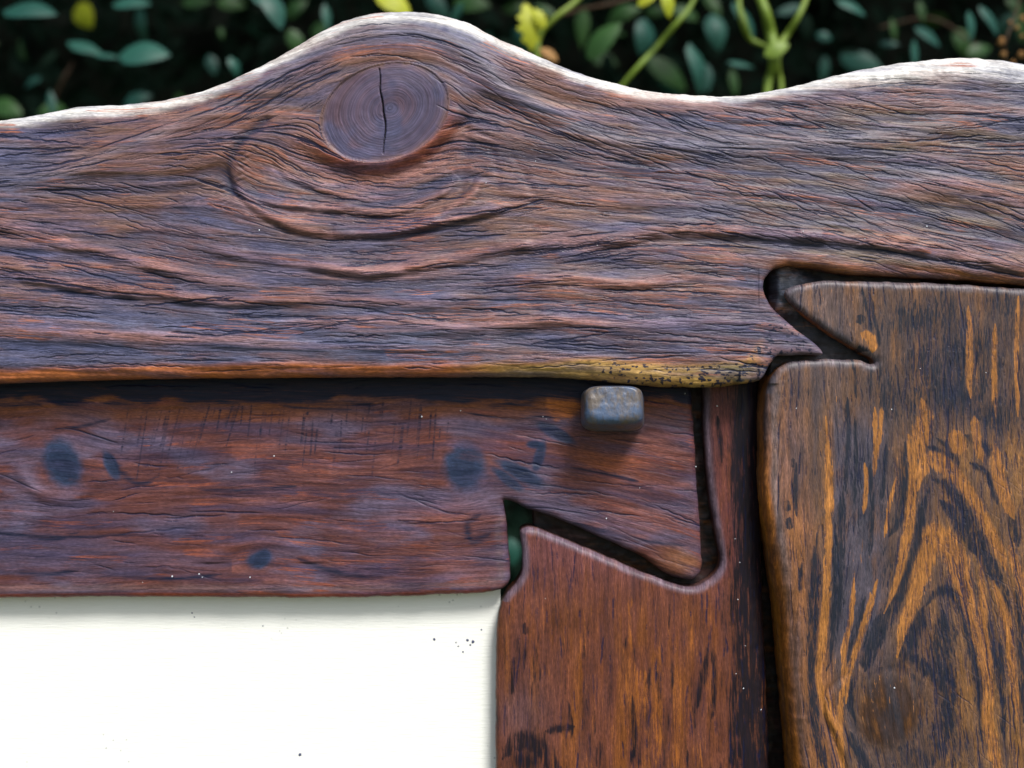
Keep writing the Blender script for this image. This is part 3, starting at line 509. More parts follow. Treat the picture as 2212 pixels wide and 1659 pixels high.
e1 = ell(G, 135, 1000, 90, 78, 0); H = H+5*np.exp(-((e1-1)/.16)**2)*sstep(980, 1050, Y)+3*np.exp(-(e1/.8)**4)
e2 = ell(G, 562, 1215, 110, 40, -5); H = H+4*np.exp(-((e2-1)/.25)**2)*(Y < 1215)
e3 = ell(G, 1003, 1008, 62, 66, 0); H = H+3*np.exp(-(e3/.9)**4)
pig = np.tile(np.array([.085, .033, .030]), X.shape+(1,))
pig = mixc(pig, (.095, .085, .14), .65*sstep(.45, .7, vnoise(X/170, Y/60, 311, 3)))
pig = mixc(pig, (.055, .055, .10), .6*sstep(900, 0, X)*sstep(1080, 1160, Y)*sstep(.3, .6, vnoise(X/200, Y/30, 312, 2)))
pig = mixc(pig, (.16, .062, .052), .7*sstep(.5, .7, vnoise(X/200, Y/36, 313, 3))*(X > 500)); pig = mixc(pig, (.20, .065, .014), .8*sstep(930, 870, Y+14*(vnoise(X/60, Y/30, 315, 2)-.5)))
pig = mixc(pig, (.36, .11, .02), .95*(1-sstep(.7, 1.1, ell(G, 1216, 876, 42, 34, 0)+.5*(vnoise(X/14, Y/14, 317, 2)-.5))))
pig = mixc(pig, (.26, .075, .025), .8*np.exp(-((X-1300)/80)**2-((Y-1000)/36)**2)); pig = mixc(pig, (.26, .075, .04), .6*np.exp(-((X-1100)/50)**2-((Y-965)/22)**2)); pig = mixc(pig, (.20, .085, .03), .7*np.exp(-((X-1470)/45)**2-((Y-1210)/30)**2)); pig = mixc(pig, (.24, .08, .05), .5*np.exp(-((X-960)/90)**2-((Y-1110)/25)**2))
D_, _, T_ = G.poly(catmull(ino[25:], 4), 60); de = np.where(D_ < 1e8, D_, 999); pig = mixc(pig, (.22, .045, .015), .9*(1-sstep(5, 11, de))*(X < 1060)); pig = mixc(pig, (.15, .10, .10), .5*np.exp(-((de-20)/8)**2))
dk = np.zeros(X.shape)
for cx, cy, rx, ry, an in kn:
    e_ = ell(G, cx, cy, rx, ry, an)+.25*(vnoise(X/22, Y/22, 321, 2)-.5); pig = mixc(pig, (.016, .034, .072), .92*(1-sstep(.70, 1.22, e_))); dk = mx(dk, .48*(1-sstep(.4, 1.2, e_)))
for pts, w in [([(110, 930), (180, 920), (240, 905)], 4), ([(240, 985), (262, 1020), (300, 1045), (340, 1030)], [4, 8, 7, 3]), ([(560, 860), (640, 880), (760, 885)], 3), ([(-20, 1150), (150, 1160), (300, 1150)], 4), ([(60, 1160), (120, 1165), (170, 1150)], 5), ([(30, 1235), (100, 1240), (170, 1232)], 5), ([(260, 1245), (380, 1250), (480, 1240)], 4), ([(640, 1205), (720, 1235), (800, 1250)], 6), ([(420, 1055), (520, 1060), (640, 1050)], 4), ([(1240, 906), (1180, 900), (1100, 905), (1000, 890)], 2.5), ([(1240, 1130), (1350, 1160), (1480, 1180)], 4), ([(1040, 1110), (1010, 1130), (1020, 1170), (1060, 1150)], 7), ([(1230, 1010), (1290, 1020), (1380, 1040)], 3)]:
    dk = mx(dk, .62*stroke(G, pts, w, .9))
for k in range(90):                                      # saw scratches across the grain
    x_ = 285+ (k/90)**.9*680+random.uniform(-14, 14); y_ = random.uniform(855, 930); l_ = random.uniform(22, 120)*(1.4 if x_ < 400 else .9); sl_ = random.uniform(.15, .32)*(1 if x_ < 520 else .4)
    dk = mx(dk, random.uniform(.3, .62)*stroke(G, [(x_, y_), (x_-sl_*l_, y_+l_)], random.uniform(1.0, 2.0), .5, True, False))
dk = mx(dk, .9*(1-sstep(0, 26, Y-852-22*(vnoise(X/75, Y*0, 19, 3)-.5)*2)))  # grime band under the top rail, with the rail's shade painted in
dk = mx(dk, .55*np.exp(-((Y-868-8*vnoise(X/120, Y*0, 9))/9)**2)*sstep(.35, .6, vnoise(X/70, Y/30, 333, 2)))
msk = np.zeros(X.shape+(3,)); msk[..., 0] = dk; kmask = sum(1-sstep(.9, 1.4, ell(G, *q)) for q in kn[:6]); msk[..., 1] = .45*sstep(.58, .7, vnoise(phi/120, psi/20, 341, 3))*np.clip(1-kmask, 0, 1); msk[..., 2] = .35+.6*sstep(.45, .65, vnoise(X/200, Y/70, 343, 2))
msk[..., 2] *= sstep(.9, 1.2, np.minimum(np.minimum(e1, e3), e2))*sstep(4, 24, de)
dens = .35+.65*sstep(.4, .65, vnoise(X/170, Y/50, 351, 2)); dens *= sstep(4, 22, de)*sstep(.9, 1.2, np.minimum(np.minimum(e1, e3), e2))
spl = .8*splits(G, phi, 1500, 30, 190, .3, 1.7, dens, 5, 1201); H = H-1.2*spl
m_in = wood('inner_frame_wood', (.006, .011, .028), (.14, .042, .026), (.036, .034, .075), cL=120, cW=8, crack=.4, streak=.42, fine=.6, sL=2.4, spec=.16, rough=.45, coat=.0, cdepth=.0003)
inner = empty('inner_frame', P(1106, 1200, YI)); tag(inner, 'darker reddish inner frame with dovetailed corner and peg, recessed inside the outer frame', 'inner frame')
def rf(x, y): return np.full(x.shape, 17.)+0*x, np.full(x.shape, 15.)
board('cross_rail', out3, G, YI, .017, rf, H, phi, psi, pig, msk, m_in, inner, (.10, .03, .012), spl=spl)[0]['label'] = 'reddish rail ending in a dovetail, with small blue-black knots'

# INNER FRAME: upright
iso = [(1494, 745), (1518, 770), (1520, 910), (1524, 980), (1531, 1050), (1539, 1106), (1548, 1160), (1556, 1210), (1548, 1236), (1532, 1252), (1510, 1265), (1488, 1268), (1466, 1264), (1436, 1254), (1400, 1241), (1349, 1221), (1300, 1199), (1244, 1175), (1190, 1153), (1156, 1141), (1138, 1138), (1126, 1143), (1122, 1153), (1127, 1180),
       (1129, 1215), (1126, 1240), (1113, 1262), (1092, 1285), (1080, 1312), (1073, 1358), (1071, 1428), (1070, 1568), (1071, 1659), (1072, 1900)]
out4 = np.concatenate([catmull(iso, 4), np.array([(1668, 1900), (1660, 1600), (1648, 1300), (1640, 1050), (1638, 745)])])
G = Grid(1056, 734, 1700, 1932, 2.2); X, Y = G.X, G.Y
phi, psi = flowfield(G, [[(1200, 1200), (1205, 1659)], [(1580, 900), (1570, 1250), (1575, 1659)], [(1400, 1260), (1410, 1659)], [(1100, 1300), (1100, 1659)], [(1540, 900), (1560, 1150), (1560, 1280)]], 90)
H = 3*(vnoise(X/110, Y/300, 403, 2)-.5)*2+1.8*(vnoise(phi/180, psi/10, 405, 2)-.5)
pig = np.tile(np.array([.125, .042, .022]), X.shape+(1,)); pig = mixc(pig, (.165, .055, .013), .8*sstep(.42, .7, vnoise(phi/190, psi/24, 411, 3))*sstep(1230, 1400, Y))
pig = mixc(pig, (.13, .048, .05), .75*sstep(1330, 1180, Y)); pig = mixc(pig, (.09, .052, .06), .7*np.exp(-((X-1130)/60)**2-((Y-1540)/70)**2)); pig = mixc(pig, (.11, .036, .03), .9*(X > 1515)*(Y < 1250))
D_, _, T_ = G.poly(catmull(iso, 4), 60); de = np.where(D_ < 1e8, D_, 999); pig = mixc(pig, (.13, .11, .15), .7*(1-sstep(8, 20, de))*(Y < 1300))
dk = .98*sstep(1548, 1610, X+14*(vnoise(X/20, Y/90, 415, 2)-.5))  # right side stained dark, with the side rail's shade painted in
for pts, w in [([(1133, 1345), (1135, 1370)], 5), ([(1365, 1500), (1370, 1600), (1360, 1659)], [3, 7, 4]), ([(1500, 1540), (1520, 1460), (1530, 1400)], [4, 8, 3]), ([(1540, 1400), (1545, 1480), (1535, 1560)], 5), ([(1110, 1420), (1105, 1500)], 5), ([(1085, 1640), (1130, 1600), (1180, 1630), (1200, 1700)], [10, 24, 22, 16]), ([(1180, 1580), (1240, 1570)], 8), ([(1550, 900), (1560, 1000)], 5)]:
    dk = mx(dk, .75*stroke(G, pts, w, .6))
dk = mx(dk, .50*sstep(.50, .72, vnoise(phi/75, psi/10, 417, 4))*sstep(1240, 1420, Y))
fib = splits(G, phi, 4500, 10, 90, .5, 2.2, np.ones(X.shape)*.9, 3, 1321, wob=.5); fib2 = splits(G, phi, 4500, 10, 90, .5, 2.2, np.ones(X.shape)*.9, 3, 1323, wob=.5)
dk = np.clip(dk*(1-.6*fib)+.35*fib2*sstep(.35, .6, vnoise(X/40, Y/70, 431, 2)), 0, 1)
dk = mx(dk, .8*np.exp(-((X-1130)/50)**2-((Y-1645)/30)**2))
msk = np.zeros(X.shape+(3,)); msk[..., 0] = dk; msk[..., 1] = (.4*sstep(.5, .68, vnoise(phi/170, psi/20, 421, 3))+.35*fib)*sstep(1230, 1350, Y)*np.exp(-((X-1380)/190)**2); msk[..., 2] = .45
m_in2 = wood('inner_upright_wood', (.006, .006, .009), (.20, .066, .013), (.050, .022, .020), cL=110, cW=6, crack=.4, streak=.5, fine=.8, sL=1.6, spec=.16, rough=.42, coat=.0, cdepth=.00018)
def rf(x, y): l = x > 1570; return np.where(l, 34., 17.), np.where(l, 34., 14.)
board('upright', out4, G, YI, .017, rf, H, phi, psi, pig, msk, m_in2, inner, (.05, .018, .01), spl=.8*splits(G, phi, 1500, 12, 90, .6, 1.9, np.ones(X.shape)*.8, 3, 1331, wob=.6)*sstep(6, 24, de))[0]['label'] = 'red-brown upright piece with a dovetail slot'

# hidden halves of the lap joints, coloured near-black to put the slots' shade in
def boxmesh(name, x0, y0, x1, y1, Ya, Yb, mat, par=None, bev=0):
    c = [P(x0, y0, Ya), P(x1, y0, Ya), P(x1, y1, Ya), P(x0, y1, Ya)]
    c += [v+Vector((0, Yb-Ya, 0)) for v in c]
    me = bpy.data.meshes.new(name); me.from_pydata([tuple(v) for v in c], [], [(0, 3, 2, 1), (4, 5, 6, 7), (0, 1, 5, 4), (1, 2, 6, 5), (2, 3, 7, 6), (3, 0, 4, 7)]); me.update()
    o = link(name, me, mat, par)
    return o
def rough_slab(name, x0, y0, x1, y1, Y0, thick, mat, par, pigc, amp=4, seed=1, dkm=None, hf=None):
    Gs = Grid(x0-2, y0-2, x1+2, y1+2, 3.0)
    Hs = amp*(vnoise(Gs.X/28, Gs.Y/28, seed, 3)-.5)*2+amp*.5*(vnoise(Gs.X/9, Gs.Y/9, seed+2, 2)-.5)
    lf = 0
    if hf is not None: lf = hf(Gs.X, Gs.Y); Hs = Hs+lf; lf = lf/26
    pg = np.tile(np.array(pigc, float), Gs.X.shape+(1,)); ms = np.zeros(Gs.X.shape+(3,)); ms[..., 0] = .55*sstep(.4, .65, vnoise(Gs.X/18, Gs.Y/18, seed+5, 3))
    if hf is not None: pg = mixc(pg, (.075, .090, .13), .8*lf*sstep(.35, .6, vnoise(Gs.X/14, Gs.Y/14, 88, 3)))
    o_ = np.array([(x0, y0), (x1, y0), (x1, y1), (x0, y1)], float)
    return board(name, o_, Gs, Y0, thick, lambda x, y: (np.full(x.shape, 6.), np.full(x.shape, 5.)), Hs, Gs.X, Gs.Y, pg, ms, mat, par, pigc)[0]
def groove_lift(x, y):   # floor of the carved groove rises towards the rounded end of the slot
    return 26*np.exp(-(np.hypot((x-1690)/60, (y-622)/62))**4)
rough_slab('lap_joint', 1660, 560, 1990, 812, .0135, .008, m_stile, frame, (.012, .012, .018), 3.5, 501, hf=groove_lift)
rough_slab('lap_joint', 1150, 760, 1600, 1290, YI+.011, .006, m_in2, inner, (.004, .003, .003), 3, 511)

rough_slab('gap_shade_strip', 1590, 700, 1790, 1900, YI+.020, .010, m_in2, frame, (.004, .003, .003), 3, 521)  # near-black strip added behind the gap so it looks shaded
# ==================================================================== PEG
def make_peg():
    import bmesh
    bm = bmesh.new(); nu, nv = 64, 40; rows = []
    for j in range(nv+1):
        t = j/nv; row = []
        for i in range(nu):
            a_ = 2*math.pi*i/nu; ca, sa = math.cos(a_), math.sin(a_)
            k = (abs(ca)**4.2+abs(sa)**4.2)**(-1/4.2)
            if t < .42: w, dep = math.sin(t/.42*math.pi/2)**.75, 0
            else: w, dep = 1, 0
            face = t < .55
            s_ = min(1, t/.5); rad = s_**.9; z = 0
            if s_ > .78: z = 13*((s_-.78)/.22)**2
            if t > .5: z = 13+(t-.5)/.5*135; rad = 1+.05*(t-.5)*2
            rx = 62*rad*k; ry = 36*rad*k
            cx, cy = 1327, 864
            x = cx+rx*ca*(.985 if ca < 0 else 1); y = cy+ry*sa
            if t > .36: y += 30*min(1, (t-.36)/.3)**.8*(1 if sa > 0 else .35); x -= 9*min(1, (t-.36)/.3)*(ca < 0)
            z += 10*(y-cy)/50*.0
            tilt = 9*(y-825)/80*(-1)          # face leans back at the top
            n_ = 2.2*(float(vnoise(np.array([x/16.]), np.array([y/16.]), 7, 2)[0])-.5)
            row.append(bm.verts.new(P(x, y, -.0055+(z+n_)*U)-Vector((0, 0, 0))+Vector((0, (10*(868-y)/43*.6 if t < .5 else 6*(868-y)/43)*U, 0))))
        rows.append(row)
    for j in range(nv):
        for i in range(nu):
            q = [rows[j][i], rows[j+1][i], rows[j+1][(i+1) % nu], rows[j][(i+1) % nu]]
            if j == 0: q = [rows[0][i], rows[1][i], rows[1][(i+1) % nu]]
            try: bm.faces.new(q)
            except ValueError: pass
    bmesh.ops.remove_doubles(bm, verts=bm.verts, dist=1e-6); bmesh.ops.recalc_face_normals(bm, faces=bm.faces)
    me = bpy.data.meshes.new('peg'); bm.to_mesh(me); bm.free()
    for p_ in me.polygons: p_.use_smooth = True
    return me
b = NB('peg_wood'); tc = b.n('ShaderNodeTexCoord').outputs['Object']
n1 = b.noise(b.vec(tc, (160, 160, 90)), det=4, rough=.65); n2 = b.noise(b.vec(tc, (500, 500, 320), (4, 1, 2)), det=3, rough=.6)
col = b.mix(b.ramp(n1, .40, .66), (.045, .078, .145), (.095, .075, .058)); col = b.mix(b.math('MULTIPLY', b.ramp(n2, .54, .70), .6), col, (.03, .025, .03))
b.l(col, b.b.inputs['Base Color']); b.b.inputs['Roughness'].default_value = .42; b.b.inputs['Coat Weight'].default_value = .35; b.b.inputs['Coat Roughness'].default_value = .35
bp = b.n('ShaderNodeBump'); b.l(n2, bp.inputs['Height']); bp.inputs['Distance'].default_value = .0004; b.l(bp.outputs[0], b.b.inputs['Normal'])
peg = link('peg', make_peg(), b.m, inner); peg['label'] = 'square rounded wooden peg, worn blue-grey'

# ==================================================================== WHITE PANEL
b = NB('white_panel_paint'); tc = b.n('ShaderNodeTexCoord').outputs['Object']
wv = b.noise(b.vec(tc, (90, 1, 900)), det=3, rough=.6); sp_ = b.noise(b.vec(tc, (420, 1, 420)), det=2, rough=.5); zone = b.noise(b.vec(tc, (22, 1, 22), (2, 0, 5)), det=2)
sx_ = b.n('ShaderNodeSeparateXYZ'); b.l(tc, sx_.inputs[0])
ve = b.n('ShaderNodeTexVoronoi', feature='F1'); b.l(b.vec(tc, (260, 0, 260)), ve.inputs['Vector']); ve.inputs['Scale'].default_value = 1; ve.inputs['Randomness'].default_value = 1
edge = b.ramp(sx_.outputs[0], -.045, -.012)
spk = b.math('MULTIPLY', b.ramp(ve.outputs['Distance'], .20, .08), b.math('MULTIPLY', b.ramp(b.math('ADD', zone, b.math('MULTIPLY', edge, .10)), .59, .66), .45))
col = b.mix(b.math('MULTIPLY', b.ramp(wv, .45, .75), .10), (.76, .77, .72), (.60, .62, .57)); col = b.mix(spk, col, (.10, .12, .12))
b.l(col, b.b.inputs['Base Color']); b.b.inputs['Roughness'].default_value = .6
bp = b.n('ShaderNodeBump'); b.l(wv, bp.inputs['Height']); bp.inputs['Distance'].default_value = .0002; b.l(bp.outputs[0], b.b.inputs['Normal'])
panel = boxmesh('white_panel', -262, 1225, 1081, 1905, YI+.012, YI+.018, b.m)
tag(panel, 'plain white painted panel set inside the inner wooden frame', 'panel')
# three visible specks on the panel
bs = NB('speck'); bs.b.inputs['Base Color'].default_value = (.05, .06, .12, 1)
def disc(name, dx, dy, r, Yp, mat, par, dome=.5, n=10):
    c = P(dx, dy, Yp); vs = [tuple(c+Vector((0, -r*dome, 0)))]; s_ = (CAMD+Yp)/CAMD
    for i in range(n):
        a_ = 2*math.pi*i/n; q = r*random.uniform(.75, 1.15); vs.append(tuple(c+Vector((q*math.cos(a_), 0, q*math.sin(a_)))))
    me = bpy.data.meshes.new(name); me.from_pydata(vs, [], [(0, 1+i, 1+(i+1) % n) for i in range(n)]); me.update()
    return link(name, me, mat, par)
for dx, dy, r in [(1+646, 1631, .0), (648, 1630, 4.2), (938, 1381, 3.2), (568, 1290+62, 1.8), (415, 1324, 1.8), (420, 1333, 1.6), (1010, 1383, 3.5), (1022, 1386, 4), (1016, 1393, 2.5), (985, 1388, 2), (990, 1396, 2), (1000, 1408, 2.2), (1040, 1360, 2)]:
    if r: disc('speck', dx, dy, r*U, YI+.0119, bs.m, panel, .3)

# dust on the wood: pale grains
bd = NB('pale_dust'); bd.b.inputs['Base Color'].default_value = (.6, .65, .7, 1)
import bmesh
for par, Yp, lst in [(frame, -.0022, [(1216, 543), (1157, 348), (1050, 395), (1725, 452), (2002, 489), (1713, 415), (1868, 516), (1290, 530), (560, 497), (1735, 500)]), (frame, .0012, [(1926, 884), (1720, 882), (1988, 796), (2130, 805), (1932, 1486)]), (inner, YI-.0015, [(1180, 905), (1173, 900), (995, 887), (911, 900), (592, 985), (1312, 920), (1382, 1054), (1606, 1487), (1503, 1008), (1549, 877), (1588, 1164), (1598, 1215), (1594, 1295), (1590, 1455), (1644, 1533), (1610, 1395), (1178, 1293), (1480, 850), (1310, 1120), (500, 1020), (245, 1105)]), (inner, YI-.002, [(437, 1247), (430, 1240), (372, 1245), (308, 1258), (540, 1247)])]:
    bm = bmesh.new()
    for dx, dy in lst:
        m = Matrix.Translation(P(dx, dy, Yp)) @ Euler((random.random()*3, random.random()*3, 0)).to_matrix().to_4x4() @ Matrix.Diagonal((1, random.uniform(.5, 1), random.uniform(.5, 1.3), 1))
        bmesh.ops.create_icosphere(bm, subdivisions=1, radius=random.uniform(1.0, 2.0)*U, matrix=m)
    me = bpy.data.meshes.new('dust'); bm.to_mesh(me); bm.free(); link('dust', me, bd.m, par)['kind'] = 'stuff'

# ==================================================================== HEDGE
def leafmat(name, c1, c2, rough=.5, trans=.12, spec=.28):
    b = NB(name); oi = b.n('ShaderNodeObjectInfo').outputs['Random']; tc = b.n('ShaderNodeTexCoord').outputs['Generated']
    n = b.noise(b.vec(tc, (3, 3, 3)), det=3); f_ = b.math('ADD', b.math('MULTIPLY', oi, .6), b.math('MULTIPLY', n, .5), clamp=True)
    col = b.mix(f_, c1, c2); b.l(col, b.b.inputs['Base Color']); b.b.inputs['Roughness'].default_value = rough; b.b.inputs['Specular IOR Level'].default_value = spec
    tr = b.n('ShaderNodeBsdfTranslucent'); b.l(col, tr.inputs['Color']); mx_ = b.n('ShaderNodeMixShader'); mx_.inputs[0].default_value = trans
    b.l(b.b.outputs[0], mx_.inputs[1]); b.l(tr.outputs[0], mx_.inputs[2]); b.l(mx_.outputs[0], b.t.nodes['Material Output'].inputs[0]); return b.m
m_leaf = leafmat('hedge_leaf', (.008, .050, .038), (.018, .085, .062)); m_green = leafmat('green_leaf', (.012, .045, .010), (.03, .085, .018))
m_dark = leafmat('shade_dark_leaf', (.002, .007, .005), (.006, .015, .009), rough=.8, trans=.03, spec=.04); m_yel = leafmat('yellow_leaf', (.30, .36, .012), (.42, .44, .03), rough=.5, trans=.3)  # near-black leaf colour paints in the shade inside the hedge
m_stem = leafmat('green_stem', (.10, .17, .015), (.16, .22, .03), rough=.5, trans=.0); m_twig = leafmat('brown_twig', (.03, .016, .008), (.05, .028, .012), rough=.7, trans=0); m_dry = leafmat('dry_flower', (.22, .09, .015), (.30, .17, .06), rough=.7, trans=.1)
def leafmesh(L, Wd, kind=0, nl=8, curl=.12, fold=.18):
    vs, fs = [], []
    for i in range(nl+1):
        t = i/nl; w = Wd*(math.sin(math.pi*min(1, t**.8))**(.75 if kind == 0 else 1.1)) if kind < 2 else Wd*math.sin(math.pi*t)**.7*(1+.28*math.sin(t*26))
        w = max(w, .0004); y = -curl*L*math.sin(t*math.pi)
        for s_ in (-1, -.5, 0, .5, 1): vs.append((L*(t-.5), y+fold*w*abs(s_), s_*w))
    for i in range(nl):
        for k in range(4):
            a_ = i*5+k; fs.append((a_, a_+1, a_+6, a_+5))
    me = bpy.data.meshes.new('leaf'); me.from_pydata(vs, [], fs)
    for p_ in me.polygons: p_.use_smooth = True
    me.update(); return me
LM = [leafmesh(1, .30, 0), leafmesh(1, .24, 1, curl=.06), leafmesh(1, .36, 0, curl=.2, fold=.3)]
LY = leafmesh(1, .30, 2, nl=20)
hedge = empty('hedge', (0, .75, -.4)); tag(hedge, 'dark evergreen hedge behind the frame, with scattered pale teal leaves', 'hedge')
def leaf(par, base, dx, dy, Ld, ang, tilt, roll, Yp, mat, wsc=1.0, nm='leaf'):
    sc = (CAMD+Yp)/CAMD*U*Ld; me = base
    o = bpy.data.objects.new(nm, me.copy() if mat is None else me); COL.objects.link(o)
    key = mat.name+me.name
    if key not in LC: c_ = me.copy(); c_.materials.clear(); c_.materials.append(mat); LC[key] = c_
    o.data = LC[key]
    o.parent = par; o.location = P(dx, dy, Yp)-par.location; o.rotation_mode = 'QUATERNION'
    R = Matrix.Rotation(math.radians(ang), 3, 'Y') @ Matrix.Rotation(math.radians(roll), 3, 'X') @ Matrix.Rotation(math.radians(tilt), 3, 'Z')
    o.rotation_quaternion = R.to_quaternion(); o.scale = (sc, sc, sc*wsc); return o
LC = {}
T_, G_, D__, Y_ = m_leaf, m_green, m_dark, m_yel
hl = [(312, 120, 112, 5, 1.0, T_, 0, 1.0), (185, 105, 90, 28, .9, T_, 1, .8), (232, 122, 60, 15, .9, T_, 1, .6), (65, 28, 120, 12, .8, T_, 0, .9), (285, 10, 80, -5, .8, T_, 0, 1), (590, 22, 90, 70, 1.0, T_, 0, .9), (565, 6, 50, 40, 1, T_, 1, 1),
      (298, 215, 60, -20, .7, T_, 0, .9), (112, 225, 60, 80, .6, T_, 1, .6), (15, 235, 80, 25, .6, G_, 0, .9), (458, 140, 46, 75, .6, T_, 0, .9), (505, 145, 44, 60, .8, T_, 2, .8), (425, 5, 70, 0, .6, G_, 1, .8), (500, 10, 60, 0, .7, G_, 0, .8), (478, 72, 26, 80, .5, G_, 1, 1),
      (640, 92, 60, 60, .5, G_, 0, .9), (705, 38, 60, 85, .8, T_, 1, .7), (640, 20, 60, -30, .5, G_, 2, .8), (945, 12, 70, 50, .6, T_, 0, .8), (985, 30, 60, 120, .8, T_, 1, .7), (1020, 10, 80, 10, .5, G_, 0, .8), (1060, 40, 60, 30, .4, D__, 0, .8), (1258, 60, 90, 92, .5, G_, 1, .7), (1305, 88, 100, -40, .8, G_, 0, .9), (1305, 130, 60, 20, .6, G_, 0, 1),
      (1388, 80, 80, 100, .8, T_, 2, .9), (1500, 150, 110, 70, .8, T_, 2, .7), (1520, 165, 70, 80, .7, T_, 0, .9), (1440, 160, 110, 35, .6, G_, 0, .7), (1545, 70, 80, 80, .7, T_, 2, .8), (1605, 48, 100, 75, .9, T_, 0, .8), (1600, 140, 60, 0, .8, T_, 1, .8), (1480, 30, 60, 20, .6, G_, 0, .9), (1540, 12, 60, 60, .5, G_, 0, .7), (1585, 180, 60, 80, .5, G_, 1, .7),
      (1838, 18, 70, 25, .9, T_, 0, .8), (2003, 80, 66, 40, 1.0, T_, 0, 1.0), (2094, 58, 66, 85, .95, T_, 0, .75), (2135, 45, 74, 50, .9, T_, 0, .7), (1975, 118, 66, 100, .9, T_, 1, .8), (1922, 95, 40, 10, .7, T_, 1, .8), (1780, 80, 34, 20, .6, T_, 2, .9), (1930, 65, 50, 80, .5, G_, 1, .6), (2080, 95, 70, 60, .6, G_, 2, .8), (1990, 25, 50, 80, .6, G_, 1, .8), (1860, 135, 90, 20, .5, T_, 0, .8), (1780, 150, 56, 95, .7, T_, 1, .8),
      (2115, 110, 60, -20, .5, G_, 0, .8), (2200, 60, 70, 60, .6, G_, 0, .8), (2195, 15, 60, 30, .7, G_, 0, .8), (1710, 20, 70, -20, .6, T_, 1, .7), (1420, 25, 50, 0, .5, G_, 0, .8), (1100, 110, 70, 40, .4, D__, 0, .8), (1180, 25, 60, 30, .5, G_, 1, .8), (1350, 30, 70, -10, .5, G_, 2, .7), (1740, 60, 60, 80, .4, D__, 0, .8)]
for dx, dy, L_, ang, br, mt, k, ws in hl:
    Yp = random.uniform(.52, .66) if br > .75 else random.uniform(.66, .8)
    leaf(hedge, LM[k], dx, dy, L_*1.05, ang, random.uniform(-15, 15), (-38 if br > .75 else -8)+random.uniform(-10, 10), Yp, mt, ws)
for i in range(190):
    dx = random.uniform(-350, 2560); dy = random.uniform(-260, 290)
    Yp = random.uniform(.72, .98)
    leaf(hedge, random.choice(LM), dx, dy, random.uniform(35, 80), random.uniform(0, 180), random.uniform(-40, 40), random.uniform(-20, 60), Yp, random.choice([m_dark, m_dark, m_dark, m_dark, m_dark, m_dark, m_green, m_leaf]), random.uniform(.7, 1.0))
# leaves seen through the open joint
leaf(hedge, LM[0], 1106, 1192, 62, 82, 0, -5, .45, m_leaf, 1.0)
# inner foliage: leaves coloured near-black for shade round a rough core, plus added overhang
bm = bmesh.new()
tmpl = [((-.5, 0, 0), (0, -.1, -.28), (.5, 0, 0), (0, -.1, .28))]
for i in range(14000):
    c = Vector((random.uniform(-1.5, 1.5), random.uniform(.86, 1.25), random.uniform(-1.2, 1.15+.08*math.sin(i))))
    R = Euler((random.uniform(-1, 1), random.uniform(0, 3.14), random.uniform(-.9, .9))).to_matrix(); s_ = random.uniform(.025, .05)
    vs = [bm.verts.new(c+R @ (Vector(v)*s_)) for v in tmpl[0]]
    try: bm.faces.new((vs[0], vs[1], vs[2])); bm.faces.new((vs[0], vs[2], vs[3]))
    except ValueError: pass
for i in range(5000):  # overhang out of view, added to keep sun off the front leaves
    c = Vector((random.uniform(-1.3, 1.3), random.uniform(.50, .95), random.uniform(.50, 1.15)))
    R = Euler((random.uniform(-1, 1), random.uniform(0, 3.14), random.uniform(-.9, .9))).to_matrix(); s_ = random.uniform(.03, .055)
    vs = [bm.verts.new(c+R @ (Vector(v)*s_)) for v in tmpl[0]]
    bm.faces.new((vs[0], vs[1], vs[2])); bm.faces.new((vs[0], vs[2], vs[3]))
me = bpy.data.meshes.new('foliage_and_shade_overhang'); bm.to_mesh(me); bm.free(); link('foliage_and_shade_overhang', me, m_dark, hedge)['kind'] = 'stuff'
bm = bmesh.new(); bmesh.ops.create_grid(bm, x_segments=60, y_segments=40, size=1)
for v in bm.verts:
    x, z = v.co.x*1.8, v.co.y*1.25; v.co = (x, 1.22+.10*float(vnoise(np.array([x*9+40.]), np.array([z*9+40.]), 9, 2)[0]), z)
me = bpy.data.meshes.new('shaded_core'); bm.to_mesh(me); bm.free(); bc = NB('core_shade'); bc.b.inputs['Base Color'].default_value = (.003, .005, .003, 1); bc.b.inputs['Roughness'].default_value = .95; bc.b.inputs['Specular IOR Level'].default_value = .1  # near-black sheet stands for the hedge's shaded depth
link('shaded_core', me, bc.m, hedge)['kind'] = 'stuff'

# ------------------------------------------------------------------ shoots
def tube(name, pts, rad, mat, par, Yp, n=10):
    q = catmull(pts, 5); rr = np.interp(np.linspace(0, 1, len(q)), np.linspace(0, 1, len(rad)), rad)*U*(CAMD+Yp)/CAMD
    vs, fs = [], []; c = [P(a_[0], a_[1], Yp+.004*math.sin(i*.5)) for i, a_ in enumerate(q)]
    for i, p_ in enumerate(c):
        t = (c[min(i+1, len(c)-1)]-c[max(i-1, 0)]).normalized(); u = t.cross(Vector((0, 1, 0))).normalized(); v = t.cross(u)
        for k in range(n): a_ = 2*math.pi*k/n; vs.append(tuple(p_+(u*math.cos(a_)+v*math.sin(a_))*rr[i]))
    for i in range(len(c)-1):
        for k in range(n): fs.append((i*n+k, i*n+(k+1) % n, (i+1)*n+(k+1) % n, (i+1)*n+k))
    fs.append(tuple(range(n))[::-1]); fs.append(tuple((len(c)-1)*n+k for k in range(n)))
    me = bpy.data.meshes.new(name); me.from_pydata(vs, [], fs)
    for p_ in me.polygons: p_.use_smooth = True
    me.update(); return link(name, me, mat, par)
Yf = .42
sh = empty('forked_shoot', P(1672, 400, Yf)); tag(sh, 'thick yellow-green forked shoot rising above the dip of the frame, right of centre', 'plant shoot')
